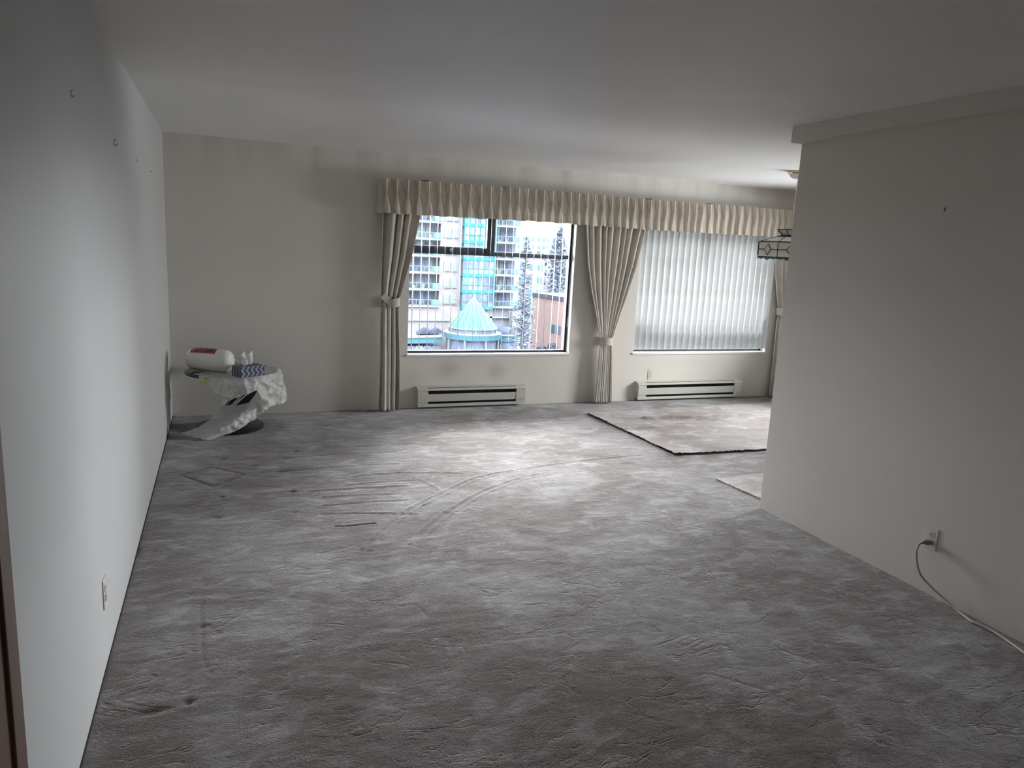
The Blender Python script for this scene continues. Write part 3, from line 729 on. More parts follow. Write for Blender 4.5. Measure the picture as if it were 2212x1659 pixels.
# ------------------------------------------------------------------ loose carpet pieces over the carpet
def lofted_rug(name, A, B, Cc, D, th, ridges, label, cat, nu=260, nv=170, jag=.006, em_='rug_edge'):
    """A back-left, B front-left, C front-right, D back-right"""
    U, V = np.meshgrid(np.linspace(0, 1, nu), np.linspace(0, 1, nv), indexing='ij')
    A, B, Cc, D = map(np.array, (A, B, Cc, D))
    P = (A[None, None]*(1-U)[..., None]*(1-V)[..., None]+B*((1-U)*V)[..., None]+Cc*(U*V)[..., None]+D*(U*(1-V))[..., None])
    X, Y = P[..., 0].copy(), P[..., 1].copy()
    jit = rng.normal(size=nv)*jag; X[0] += jit; jit = rng.normal(size=nu)*jag; Y[:, -1] += jit
    jit2 = rng.normal(size=nu)*jag; Y[:, 0] += jit2
    Z = np.full_like(X, th)+.0025*np.sin(X*7+Y*3)+.002*np.sin(Y*11-X*2)
    for pts, w, h in ridges:
        dd = path_dist(X, Y, [tuple(p) for p in catmull(pts, 30)]); Z += h*np.exp(-(dd/w)**2)
    Z[0] += rng.normal(size=nv)*.002; Z[:, -1] += rng.normal(size=nu)*.002
    top = [[(X[i, j], Y[i, j], max(Z[i, j], .009)) for j in range(nv)] for i in range(nu)]
    ox, oy = float(A[0]), float(A[1])
    top = [[(p[0]-ox, p[1]-oy, p[2]) for p in r] for r in top]
    t = empty(name, (ox, oy, 0)); tag(t, label, cat)
    MB().grid(top).build('pile', M['rug'], t, smooth=True)
    per = [top[0][j] for j in range(nv)]+[top[i][-1] for i in range(1, nu)]+[top[-1][j] for j in range(nv-2, -1, -1)]+[top[i][0] for i in range(nu-2, 0, -1)]
    edge = []
    for p in per:
        edge.append([(p[0], p[1], p[2]-.001), (p[0]-.001+random.uniform(-.004, .004), p[1]+random.uniform(-.004, .004), p[2]*.5), (p[0]+random.uniform(-.003, .003), p[1]+random.uniform(-.003, .003), .0035)])
    MB().grid(edge, close_u=True).build('frayed_edge', M[em_], t)
    return t
lofted_rug('carpet_offcut', (3.885, -.553), (3.925, -2.06), (6.5, -2.19), (6.55, -.40), .017,
           [([(4.35, -.90), (4.56, -.875), (4.9, -.95), (5.164, -.973), (5.616, -.923)], .045, .026), ([(3.93, -1.225), (4.1, -1.235), (4.263, -1.255)], .03, .014), ([(4.9, -1.35), (5.3, -1.5), (5.9, -1.48)], .06, .010), ([(4.3, -1.6), (4.9, -1.66)], .07, .006)],
           'large loose rectangle of taupe carpet with frayed dark edge below the shut blind', 'carpet')
lofted_rug('carpet_offcut', (3.852, -2.704), (3.90, -3.28), (5.6, -3.35), (5.55, -2.63), .010, [],
           'thin loose carpet piece poking out from behind the partition corner', 'carpet', 90, 60, .002, 'rug')

# ------------------------------------------------------------------ round side table wrapped in plastic film
TC = (.503, -.44); TZ = .49
tb = empty('side_table', (TC[0], TC[1], 0)); tag(tb, 'low round glass side table with slanted black support in the far left corner', 'table')
MB().lathe([(.262, .004), (.270, .010), (.270, .026), (.262, .032), (.05, .036)], 64, (-.02, -.06, 0)).build('base_disc', M['black'], tb, auto=40)
MB().lathe([(.366, 0), (.374, .004), (.374, .011), (.366, .015)], 72, (0, 0, TZ-.015)).build('glass_top', M['top_glass'], tb, auto=40)
MB().lathe([(.3725, .0), (.3745, .003), (.3745, .009), (.3725, .012), (.368, .006)], 72, (0, 0, TZ-.0175)).build('rim_band', M['black'], tb, smooth=True)
MB().lathe([(.155, .0), (.162, .006), (.155, .012)], 48, (0, 0, TZ-.029)).build('top_mount', M['black'], tb, auto=40)
sup = []
for q in np.linspace(0, 1, 24):       # a Z-shaped black band: foot, slanted riser, head
    x = -.01+.15*(1/(1+math.exp(-(q-.5)*9))); z = .034+(TZ-.063)*q
    sup.append([(x-.08, -.09, z), (x+.08, -.09, z), (x+.08, .05, z), (x-.08, .05, z)])
MB().grid(sup, close_v=True).build('support', M['black'], tb, auto=40)
for dy in (-.105, -.125):
    MB().tube([(-.09+.02*(dy < -.11), dy, .035), (-.02+.02*(dy < -.11), dy, .20), (.10+.02*(dy < -.11), dy, .31), (.20, dy, TZ-.03)], .008, 10).build('chrome_rod', M['chrome'], tb, smooth=True)

def crumple(rows, amp, seed, keep_top=0):
    out = []
    for i, r in enumerate(rows):
        o = []
        for j, p in enumerate(r):
            a = amp*min(1, max(0, (i-keep_top))/6)
            v = Vector((p[0]*9+seed, p[1]*9, p[2]*9)); v2 = v*2.7
            n1 = mnoise.noise_vector(v); n2 = mnoise.noise_vector(v2)
            n1 = Vector([abs(c_)*1.6-.3 for c_ in n1]); 
            o.append((p[0]+a*(n1.x+n2.x*.5)*.5, p[1]-a*(n1.y+n2.y*.5), p[2]+a*(n1.z+n2.z*.4)*.4))
        out.append(o)
    return out
rim = [[.244,-.718,.5],[.291,-.755,.5],[.342,-.784,.5],[.405,-.807,.5],[.49,-.82,.5],[.582,-.812,.5],[.651,-.79,.5],[.715,-.755,.5],[.772,-.709,.5],[.822,-.647,.5],[.858,-.576,.5],[.878,-.381,.5],[.853,-.292,.5]]
hem = [[.259,-.748,.463],[.334,-.785,.392],[.418,-.814,.282],[.477,-.837,.315],[.558,-.85,.346],[.63,-.842,.366],[.688,-.82,.375],[.745,-.785,.257],[.836,-.739,.244],[.927,-.677,.259],[.925,-.606,.341],[.906,-.411,.415],[.862,-.322,.487]]
fs = empty('plastic_sheet', (TC[0], TC[1], TZ)); tag(fs, 'crumpled milky plastic sheet draped over the round table down to the carpet', 'plastic sheet')
OF = (TC[0], TC[1], TZ)
top_in = [[.20+.045*k, -.60+.028*k, .4945] for k in range(13)]
mid1 = [[(a[0]*.55+b_[0]*.45), (a[1]*.55+b_[1]*.45), .4955] for a, b_ in zip(top_in, rim)]
r0 = [[a[0]*.97+TC[0]*.03, a[1]*.97+TC[1]*.03, .496] for a in rim]
r1 = [[a[0]+(a[0]-TC[0])*.012, a[1]+(a[1]-TC[1])*.012, .487] for a in rim]
r2 = [[a[0]*.65+h_[0]*.35+(a[0]-TC[0])*.03, a[1]*.65+h_[1]*.35+(a[1]-TC[1])*.03-.004, a[2]*.65+h_[2]*.35] for a, h_ in zip(rim, hem)]
r3 = [[a[0]*.3+h_[0]*.7+(a[0]-TC[0])*.02, a[1]*.3+h_[1]*.7+(a[1]-TC[1])*.03, a[2]*.3+h_[2]*.7] for a, h_ in zip(rim, hem)]
g = surf([top_in, mid1, r0, r1, r2, r3, hem], 48, 96)
flat = [[tuple(p) for p in r] for r in g]
cg = crumple(flat, .030, 3.3, 22)
cg = [[(p[0], p[1], max(p[2], TZ+.0025) if i < 17 else p[2]) for p in r] for i, r in enumerate(cg)]
MB().grid([rel(r, OF) for r in cg]).build('draped_sheet', M['film'], fs, auto=28)
tail = [[(.424,-.64,.225),(.55,-.66,.235),(.69,-.66,.27),(.80,-.62,.30)],
        [(.416,-.60,.203),(.542,-.66,.22),(.669,-.68,.212),(.773,-.66,.20)],
        [(.365,-.60,.153),(.487,-.70,.184),(.594,-.75,.18),(.692,-.72,.145)],
        [(.306,-.61,.099),(.414,-.74,.129),(.509,-.82,.133),(.598,-.78,.092)],
        [(.217,-.63,.044),(.325,-.76,.08),(.413,-.85,.083),(.482,-.84,.042)],
        [(.095,-.663,.010),(.167,-.76,.010),(.239,-.85,.010),(.305,-.916,.010)]]
g = surf(tail, 60, 40); cg = crumple([[tuple(p) for p in r] for r in g], .034, 8.1, 0)
cg = [[(p[0], p[1], max(p[2], .007)) for p in r] for r in cg]
MB().grid([rel(r, OF) for r in cg]).build('hanging_tail', M['film_tail'], fs, auto=28)
yt = MB().grid([[tuple(p) for p in r] for r in surf([[(.262,-.765,.478),(.285,-.775,.482),(.31,-.79,.476)],[(.255,-.772,.462),(.282,-.785,.459),(.30,-.79,.468)],[(.268,-.772,.446),(.28,-.78,.449),(.292,-.79,.452)]], 6, 6)])
tag(yt.build('tape_scrap', M['yellow'], solid=.001, smooth=True), 'scrap of yellow tape stuck at the plastic sheet edge', 'tape')

# white plastic jug lying on the table
jug = empty('plastic_jug', (.33, -.50, TZ+.1015)); tag(jug, 'large white plastic jug lying on the round table, red label on top', 'jug')
ax = Vector((1, -.42, -.02)).normalized(); q = Vector((0, 0, 1)).rotation_difference(ax).to_matrix().to_4x4()
RJ = .095
prof = [(.002, -.195), (.045, -.190), (.075, -.172), (.088, -.14), (RJ, -.08), (RJ, 0), (RJ, .07), (.092, .12), (.086, .155), (.062, .182), (.03, .195), (.002, .198)]
pr = [tuple(p) for p in catmull(prof, 44)]
body = MB().lathe([(max(p[0], .001), p[1]) for p in pr], 56, (0, 0, 0), q, squash=.97).build('body', M['jug'], jug, smooth=True)
MB().lathe([(.02, 0), (.02, .014), (.018, .018), (.002, .018)], 20, tuple(q @ Vector((0, 0, -.205))), q).build('cap', M['jug'], jug, auto=40)
def jug_patch(z0, z1, a0, a1, off, name, m, parent, nu=16, nv=16):
    rows = []
    for i in range(nu+1):
        row = []
        for j in range(nv+1):
            z = z0+(z1-z0)*i/nu; a = a0+(a1-a0)*j/nv
            r = float(np.interp(z, [p[1] for p in pr], [p[0] for p in pr]))+off
            v = q @ Vector((r*math.cos(a), r*math.sin(a)*.97, z)); row.append(tuple(v))
        rows.append(row)
    return MB().grid(rows).build(name, m, parent, smooth=True)
def world_ang(target):
    best = min((( (q @ Vector((math.cos(a), math.sin(a), 0))).normalized()-target.normalized()).length, a) for a in np.linspace(0, 2*PI, 361)); return best[1]
aup = world_ang(Vector((0, 0, 1))); afr = world_ang(Vector((0, -1, 0)))
sg = 1 if ((afr-aup+PI) % (2*PI)-PI) > 0 else -1
lab = jug_patch(-.135, .07, aup-sg*.25, aup+sg*.85, .0012, 'label', M['red'], jug)
jug_patch(-.122, -.116, aup-sg*.1, aup+sg*.70, .0022, 'print_line', M['white_print'], lab, 3, 10)
jug_patch(-.105, -.02, aup+sg*.30, aup+sg*.35, .0022, 'print_line', M['white_print'], lab, 10, 3)
jug_patch(-.01, .04, aup+sg*.30, aup+sg*.66, .0022, 'print_mark', M['label_blue'], lab, 8, 8)

# thin bag behind the jug, and a second low bulge
bg_ = []
for i in range(31):
    t_ = i/30; row = []
    hgt = .105*(math.sin(PI*min(1, .12+t_*.95))**.6)*(1-.25*t_)+.012
    for j in range(25):
        a = PI*j/24; row.append((-.14+.40*t_, -.07*math.cos(a)*(1-.2*t_), .004+hgt*math.sin(a)))
    bg_.append(row)
bgc = crumple([[(p[0]+.46, p[1]-.22, p[2]+TZ) for p in r] for r in bg_], .02, 5.0, 0)
pb = MB().grid([[(p[0]-.46, p[1]+.22, max(p[2]-TZ, .003)) for p in r] for r in bgc]).build('plastic_bag', M['film_bag'], auto=30)
pb.location = (.46, -.22, TZ); tag(pb, 'thin crumpled clear plastic bag lying behind the white jug', 'bag')

# tissue box
tx = empty('tissue_box', (.622, -.738, TZ+.0065), math.radians(29.5)); tag(tx, 'blue and grey chevron-print tissue box with a tissue pulled up', 'tissue box')
lx, ly, lz = .215, .135, .086
MB().box(-lx/2, lx/2, -ly/2, ly/2, 0, lz).build('carton', M['carton'], tx, bevel=.0012)
MB().lathe([(.03, 0), (.03, .0008)], 32, (0, 0, lz+.0002), Matrix.Diagonal((2.2, .7, 1, 1))).build('opening', M['slot'], tx)
for (cx_, w, h, sd, dy) in [(.005, .125, .115, 1.1, .01), (-.04, .06, .075, 2.3, -.015)]:
    rows = []
    for i in range(19):
        v = i/18; row = []
        for j in range(15):
            u = j/14-.5; ww = w*(.55+.45*v)
            zt = h*(1-.18*abs(math.sin(u*6+sd)))
            row.append((cx_+u*ww+.008*v*math.sin(v*4+sd), dy+.009*math.sin(u*11+sd+v*2)*(.4+v), lz+zt*v))
        rows.append(row)
    MB().grid(rows).build('tissue', M['tissue'], tx, smooth=True)

# ------------------------------------------------------------------ stained glass hanging lamp in the dining area
LX, LY = 5.345, -1.53
lp = empty('hanging_lamp', (LX, LY, 0)); tag(lp, 'stained glass octagonal lamp, white panes and teal scallops, half behind the partition', 'lamp')
MB().lathe([(.095, H), (.095, H-.014), (.088, H-.022), (.06, H-.03)], 32).build('canopy_ring', M['brass'], lp, auto=40)
MB().lathe([(.08, H-.022), (.074, H-.042), (.05, H-.062), (.015, H-.07)], 32).build('canopy_dome', M['white_gloss'], lp, auto=40)
b = MB()
zc = H-.07; k = 0
while zc > 1.93:
    rows = []
    for i in range(14):
        a = 2*PI*i/14; x = .008*math.cos(a); z = .016*math.sin(a)
        rows.append((x, 0, zc-.014+z) if k % 2 == 0 else (0, x, zc-.014+z))
    b.tube(rows+[rows[0]], .0018, 6); zc -= .026; k += 1
b.build('chain', M['brass'], lp, smooth=True)
A0 = math.radians(208.3)
def ring(r, z, k): a = A0+k*PI/4; return Vector((r*math.cos(a), r*math.sin(a), z))
Zt, Zn, Zb, Zs = 1.918, 1.868, 1.800, 1.665; RT, RN, RB, RS = .132, .085, .300, .296
def pane(P, name, m, parent, th=.003):
    P = [Vector(p) for p in P]; n_ = (P[1]-P[0]).cross(P[2]-P[0]).normalized()*th
    b = MB(); n = len(P); b.add([tuple(p) for p in P]+[tuple(p+n_) for p in P], [tuple(range(n)), tuple(range(n, 2*n))[::-1]]+[(i, (i+1) % n, n+(i+1) % n, n+i) for i in range(n)])
    return b.build(name, m, parent)
came = MB()
def cm(*p): came.tube([tuple(q_) for q_ in p], .0038, 6)
for k in range(8):
    a0, a1 = ring(RT, Zt, k), ring(RT, Zt, k+1); b0, b1 = ring(RN, Zn, k), ring(RN, Zn, k+1)
    pane([a0, a1, b1, b0], 'crown_pane', M['lamp_glass'], lp)
    c0, c1 = ring(RB, Zb, k), ring(RB, Zb, k+1)
    m0, m1 = b0.lerp(c0, .25), b1.lerp(c1, .25); n0, n1 = b0.lerp(c0, .93), b1.lerp(c1, .93)
    pane([b0, b1, m1, m0], 'neck_pane', M['lamp_green'], lp); pane([m0, m1, n1, n0], 'roof_pane', M['lamp_glass'], lp); pane([n0, n1, c1, c0], 'rim_pane', M['lamp_green'], lp)
    d0, d1 = ring(RS, Zs, k), ring(RS, Zs, k+1)
    sk = pane([c0, c1, d1, d0], 'skirt_pane', M['lamp_glass'], lp)
    mid = (c0+c1+d0+d1)/4; ux = (c1-c0).normalized(); out = Vector((mid.x, mid.y, 0)).normalized()*.004
    w2, h2 = .038, .050
    dia = [mid+out+ux*w2, mid+out+Vector((0, 0, h2)), mid+out-ux*w2, mid+out-Vector((0, 0, h2))]
    pane(dia, 'diamond_pane', M['lamp_clear'], sk, .002)
    for i in range(4): cm(dia[i], dia[(i+1) % 4])
    cm((c0+d0)/2+out, dia[2]); cm(dia[0], (c1+d1)/2+out)
    for a_, b_ in ((a0, a1), (b0, b1), (c0, c1), (m0, m1), (n0, n1), (d0, d1), (a0, b0), (b0, c0), (c0, d0)): cm(a_, b_)
    for s in range(3):
        p0, p1 = d0.lerp(d1, s/3), d0.lerp(d1, (s+1)/3); pm_ = (p0+p1)/2
        dep = .016 if s != 1 else .024
        arc = [p0.lerp(p1, i/6)-Vector((0, 0, dep*math.sin(PI*i/6))) for i in range(7)]
        pane(arc, 'scallop_pane', M['lamp_teal'], lp, .002); cm(*arc)
came.build('lead_lines', M['came'], lp)

# ------------------------------------------------------------------ the street view, about 120 m away and 20 m down
GZ = -19.0
E_ = {}
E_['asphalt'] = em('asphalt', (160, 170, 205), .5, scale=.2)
E_['wall'] = em('stucco_pale', (238, 236, 250)); E_['wall2'] = em('stucco_white', (236, 246, 255)); E_['lilac'] = em('stucco_lilac', (222, 232, 254), 1.2)  # lilac stucco for the recessed walls and part of the podium
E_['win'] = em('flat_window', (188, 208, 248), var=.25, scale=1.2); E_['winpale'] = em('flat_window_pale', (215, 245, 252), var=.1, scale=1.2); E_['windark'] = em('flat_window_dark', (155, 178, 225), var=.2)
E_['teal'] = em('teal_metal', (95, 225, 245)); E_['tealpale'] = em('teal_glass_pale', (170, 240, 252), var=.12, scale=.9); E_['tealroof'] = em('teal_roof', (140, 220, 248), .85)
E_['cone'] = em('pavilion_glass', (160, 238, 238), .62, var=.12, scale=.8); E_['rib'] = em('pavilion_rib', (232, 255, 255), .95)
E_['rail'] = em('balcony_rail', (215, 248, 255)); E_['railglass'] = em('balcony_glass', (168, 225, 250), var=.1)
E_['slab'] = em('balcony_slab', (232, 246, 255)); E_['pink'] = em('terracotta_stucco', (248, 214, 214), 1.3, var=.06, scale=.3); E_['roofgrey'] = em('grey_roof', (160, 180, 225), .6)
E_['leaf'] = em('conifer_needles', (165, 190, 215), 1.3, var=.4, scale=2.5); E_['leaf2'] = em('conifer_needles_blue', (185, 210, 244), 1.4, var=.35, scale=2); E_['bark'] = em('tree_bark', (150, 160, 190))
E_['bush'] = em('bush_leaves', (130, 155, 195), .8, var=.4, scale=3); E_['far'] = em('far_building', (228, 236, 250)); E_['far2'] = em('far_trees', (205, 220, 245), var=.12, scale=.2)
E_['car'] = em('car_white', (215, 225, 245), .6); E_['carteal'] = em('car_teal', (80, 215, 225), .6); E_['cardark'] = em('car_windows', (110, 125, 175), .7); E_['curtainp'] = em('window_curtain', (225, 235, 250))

struct(MB().box(-200, 400, 15, 900, GZ-1, GZ).build('trim_3', E_['asphalt']), 'street surface far below the window', 'street')

ap = empty('apartment_building', (36, 124, GZ)); tag(ap, 'pale high-rise apartment block with balconies and a teal glass bay', 'building')
ox, oy, oz = 36, 124, GZ
def eb(x0, x1, y0, y1, z0, z1): return MB().box(x0-ox, x1-ox, y0-oy, y1-oy, z0-oz, z1-oz)
TOP = 17.0
eb(-12, 36.3, 121.6, 134, -9.6, TOP).build('recessed_wall', E_['lilac'], ap)
eb(36.3, 40.3, 120, 134, -9.6, TOP).build('stucco_tower', E_['wall'], ap)
eb(46.2, 51.2, 121.6, 134, -9.6, TOP-2).build('recessed_wall', E_['lilac'], ap)
eb(40.3, 46.2, 120.3, 134, -9.6, TOP).build('bay_core', E_['lilac'], ap)
eb(-12, 46.5, 119.6, 134, GZ, -9.6).build('podium_wall', E_['wall'], ap)
eb(46.5, 51.2, 120.4, 134, GZ, -9.6).build('podium_wall', E_['lilac'], ap)
eb(24, 38.3, 119.3, 119.6, -12.1, -11.8).build('string_course', E_['slab'], ap)
eb(46.0, 51.6, 119.6, 120.6, -11.5, -11.2).build('string_course', E_['slab'], ap)
eb(49.9, 51.0, 118.2, 119.4, GZ, -10.2).build('column', E_['wall2'], ap)
slabs = [2.3+2.92*k for k in range(-4, 5)]
rs = random.Random(21)
def windows_pair(z):
    for (a, c) in ((37.05, 38.22), (38.35, 39.47)):
        f = eb(a, c, 119.9, 120.02, z, z+1.56).build('window_frame', E_['wall2'], ap)
        dark = abs(z-(slabs[3]+.35)) < .3
        for zz0, zz1 in ((.08, .62), (.70, 1.48)):
            eb(a+.07, c-.07, 119.86, 119.92, z+zz0, z+zz1).build('pane', E_['windark'] if (dark and zz0 < .3) else E_['winpale'], f)
        eb(a-.05, c+.05, 119.75, 120.02, z-.12, z-.02).build('window_sill', E_['slab'], f)
for s in slabs: windows_pair(s+.75-.35)
def balcony(x0, x1, s, teal_end, ph):
    bl = eb(x0, x1, 119.2, 121.6, s-.28, s).build('balcony', E_['slab'], ap)
    r_ = MB()
    r_.box(x0-ox, x1-ox, 119.22-oy, 119.30-oy, s+1.0-oz, s+1.08-oz); r_.box(x0-ox, x1-ox, 119.22-oy, 119.30-oy, s+.06-oz, s+.14-oz)
    nn = 4
    for k in range(nn+1):
        xx = x0+(x1-x0-.08)*k/nn; r_.box(xx-ox, xx+.08-ox, 119.22-oy, 119.30-oy, s-oz, s+1.05-oz)
    r_.build('railing', E_['rail'], bl)
    for k in range(nn):
        a = x0+(x1-x0)*k/nn+.1; c = x0+(x1-x0)*(k+1)/nn-.05
        if k == nn-1 and teal_end: eb(a, c, 119.18, 119.24, s+.14, s+1.0).build('rail_panel', E_['railglass'], bl)
    # doors and windows behind
    xs = [x0+.3, x0+1.3, x0+1.7, x0+3.4, x0+3.6, x0+5.0]
    for a, c in ((x0+.1, x0+1.5), (x0+1.7, x0+3.3), (x0+3.4, x0+4.8))+(((x0+4.85, x0+5.6),) if x1-x0 > 5.5 else ()):
        f = eb(a, c, 121.45, 121.6, s+.05, s+2.3).build('balcony_door', E_['rail'], ap)
        n2 = 2
        for q_ in range(n2):
            aa = a+(c-a)*q_/n2+.05; cc_ = a+(c-a)*(q_+1)/n2-.04
            eb(aa, cc_, 121.38, 121.46, s+.15, s+2.2).build('pane', E_[rs.choice(['win', 'win', 'winpale', 'windark'])], f)
    if ph:
        for q_ in range(3):
            xx = x0+.8+q_*1.4+rs.uniform(0, .4); eb(xx, xx+.45, 120.2, 120.7, s, s+rs.uniform(.4, .9)).build('planter', E_[rs.choice(['windark', 'rail', 'curtainp'])], bl)
for s in slabs:
    balcony(30.6, 36.25, s, True, True); balcony(46.3, 51.2, s, True, rs.random() < .7)
    balcony(24.3, 29.9, s, False, False); balcony(16.5, 22.1, s, False, False)
eb(29.95, 30.55, 119.4, 121.6, -9.6, TOP).build('fin_wall', E_['wall2'], ap); eb(22.3, 24.1, 119.4, 121.6, -9.6, TOP).build('fin_wall', E_['wall2'], ap); eb(-12, 16.3, 120, 121.6, -9.6, TOP).build('stucco_tower', E_['wall'], ap)
# teal glazed bay
for s in slabs:
    eb(40.3, 46.2, 118.7, 120.3, s-.35-.15, s+.02).build('spandrel', E_['teal'], ap)
    n3 = 6; W_ = (46.2-40.3)/n3
    mm = MB()
    for k in range(n3+1): mm.box(40.3+W_*k-.07-ox+.03, 40.3+W_*k+.07-ox-.03, 118.68-oy, 118.78-oy, s-oz, s+2.45-oz)
    mm.box(40.3-ox, 46.2-ox, 118.68-oy, 118.76-oy, s+.95-oz, s+1.03-oz)
    mm.build('mullions', E_['teal'] if s > 2 else E_['tealpale'], ap)
    for k in range(n3):
        for (z0, z1) in ((.02, .95), (1.03, 2.42)):
            eb(40.3+W_*k+.05, 40.3+W_*(k+1)-.05, 118.82, 118.88, s+z0, s+z1).build('pane', E_[rs.choice(['winpale', 'winpale', 'tealpale', 'win'] if k < 4 else ['win', 'winpale', 'windark'])], ap)
eb(46.1, 46.35, 118.6, 120.3, -9.6, TOP).build('corner_post', E_['tealpale'], ap)

# conical glass pavilion in front of it
gp = empty('glass_pavilion', (40.25, 112, GZ)); tag(gp, 'round pavilion with a conical teal glass roof in the forecourt', 'pavilion')
RC = 4.1; zb = -12.35-GZ; za = -7.1-GZ
NS = 16
def cp(r, z, k): a = 2*PI*(k+.5)/NS; return Vector((r*math.cos(a), r*math.sin(a), z))
for k in range(NS):
    lev = [0, .3, .55, .78, .9]
    for i in range(4):
        f0, f1 = lev[i], lev[i+1]
        r0_, r1_ = RC*(1-f0), RC*(1-f1); z0, z1 = zb+(za-zb)*f0, zb+(za-zb)*f1
        pane([cp(r0_, z0, k), cp(r0_, z0, k+1), cp(r1_, z1, k+1), cp(r1_, z1, k)], 'roof_pane', E_['cone'], gp, .05)
    MB().tube([tuple(cp(RC*1.01, zb+.04, k)), tuple(cp(RC*.1, zb+(za-zb)*.9+.08, k))], .055, 5).build('rib', E_['rib'], gp)
    pane([cp(RC*.97, zb-.75, k), cp(RC*.97, zb-.75, k+1), cp(RC*.97, zb-.05, k+1), cp(RC*.97, zb-.05, k)], 'clerestory_pane', E_['win'], gp, .05)
    MB().tube([tuple(cp(RC*1.0, zb-.75, k)), tuple(cp(RC*1.0, zb, k))], .09, 5).build('post', E_['rib'], gp)
    if k % 2 == 0: MB().tube([tuple(cp(RC*1.12, 0, k)), tuple(cp(RC*1.12, zb-1.7, k))], .16, 8).build('column', E_['curtainp'], gp)
MB().lathe([(.55, za-.55), (.35, za-.35), (.12, za), (.04, za+.5), (.01, za+.7)], 12).build('finial', E_['rib'], gp)
MB().lathe([(RC*.98, zb-.06), (RC*1.03, zb-.02), (RC*1.02, zb+.07), (RC*.97, zb+.05)], 48).build('eaves_ring', E_['rib'], gp)
MB().lathe([(RC*.95, zb-.95), (RC*1.2, zb-.9), (RC*1.2, zb-.75), (RC*.95, zb-.72)], 48).build('gutter_ring', E_['rib'], gp)
MB().lathe([(RC*1.17, zb-1.75), (RC*1.19, zb-.9)], 48).build('fascia_ring', E_['tealroof'], gp)
MB().lathe([(RC*1.0, 0), (RC*1.0, zb-1.7)], 48).build('wall_drum', E_['win'], gp)
# low wing left of it and curved canopy right of it
wg = empty('shop_wing', (29.2, 114, GZ)); tag(wg, 'low shop wing with teal fascia left of the pavilion', 'building')
MB().box(-12, 6.0, 0, 5, 0, 3.0).build('wall', E_['lilac'], wg)
MB().prism([(-12, 3.35), (-12, 4.3), (6.2, 4.75), (6.2, 3.8)], 'y', -.5, -.35).build('fascia', E_['tealroof'], wg)
MB().prism([(-12, 4.3), (-12, 4.5), (6.2, 4.95), (6.2, 4.75)], 'y', -.7, 5.2).build('roof_edge', E_['rib'], wg)
for k in range(12): MB().box(-11.4+k*1.45, -10.2+k*1.45, -.06, .0, .2, 3.2).build('shop_window', E_['win' if k % 3 else 'winpale'], wg)
for x_ in (2.2, 4.2): MB().prism([(x_, 5.05), (x_+2.6, 5.3), (x_+1.6, 6.1)], 'y', 1.0, 3.0).build('skylight', E_['roofgrey'], wg)
cn = empty('curved_canopy', (47.3, 115.5, GZ)); tag(cn, 'curved teal canopy between the pavilion and white column', 'canopy')
pts = [(2.6*math.cos(a), 2.6*math.sin(a)) for a in np.linspace(PI, 2*PI, 17)]+[(2.6, 2.5), (-2.6, 2.5)]
MB().prism(pts, 'z', 4.0, 5.0).build('fascia', E_['tealroof'], cn); MB().prism([(p[0]*1.06, p[1]*1.06) for p in pts], 'z', 5.0, 5.2).build('roof_edge', E_['rib'], cn)
MB().prism([(p[0]*.9, p[1]*.9) for p in pts], 'z', 0, 4.0).build('wall', E_['win'], cn)
dm = []
for i in range(9):
    a = PI/2*i/8; dm.append([(2.0*math.cos(a)*math.cos(b_), 2.0*math.cos(a)*math.sin(b_), 5.2+1.3*math.sin(a)) for b_ in np.linspace(PI, 2*PI, 17)])
MB().grid(dm).build('skylight', E_['roofgrey'], cn)

# terracotta building on the right
pk = empty('terracotta_building', (61.5, 120, GZ)); tag(pk, 'plain terracotta building with grey roof at the right of the street view', 'building')
zt = -8.17-GZ
foot = [(-1.7, 12.3), (-.04, 0), (.9, -7), (14, -5), (12, 14)]
MB().prism(foot, 'z', 0, zt).build('wall', E_['pink'], pk)
MB().prism([(-1.9, 12.5), (-.25, 0), (.7, -7.2), (14.2, -5.2), (12.2, 14.2)], 'z', zt, zt+.75).build('roof_edge', E_['roofgrey'], pk)
for (t_, z0, z1, w_, m_) in [(.53, 4.3, 5.9, 1.0, 'windark'), (.36, 4.3, 5.9, .9, 'carteal')]:
    a = Vector((-1.7, 12.3)).lerp(Vector((-.04, 0)), t_+.25); dv = Vector((1.66, -12.3)).normalized()
    c_ = a+dv*w_*1.5; n_ = Vector((-.12, 0))
    f = MB().prism([(a.x, a.y), (c_.x, c_.y), (c_.x-.12, c_.y), (a.x-.12, a.y)], 'z', z0, z1).build('window', E_[m_], pk)

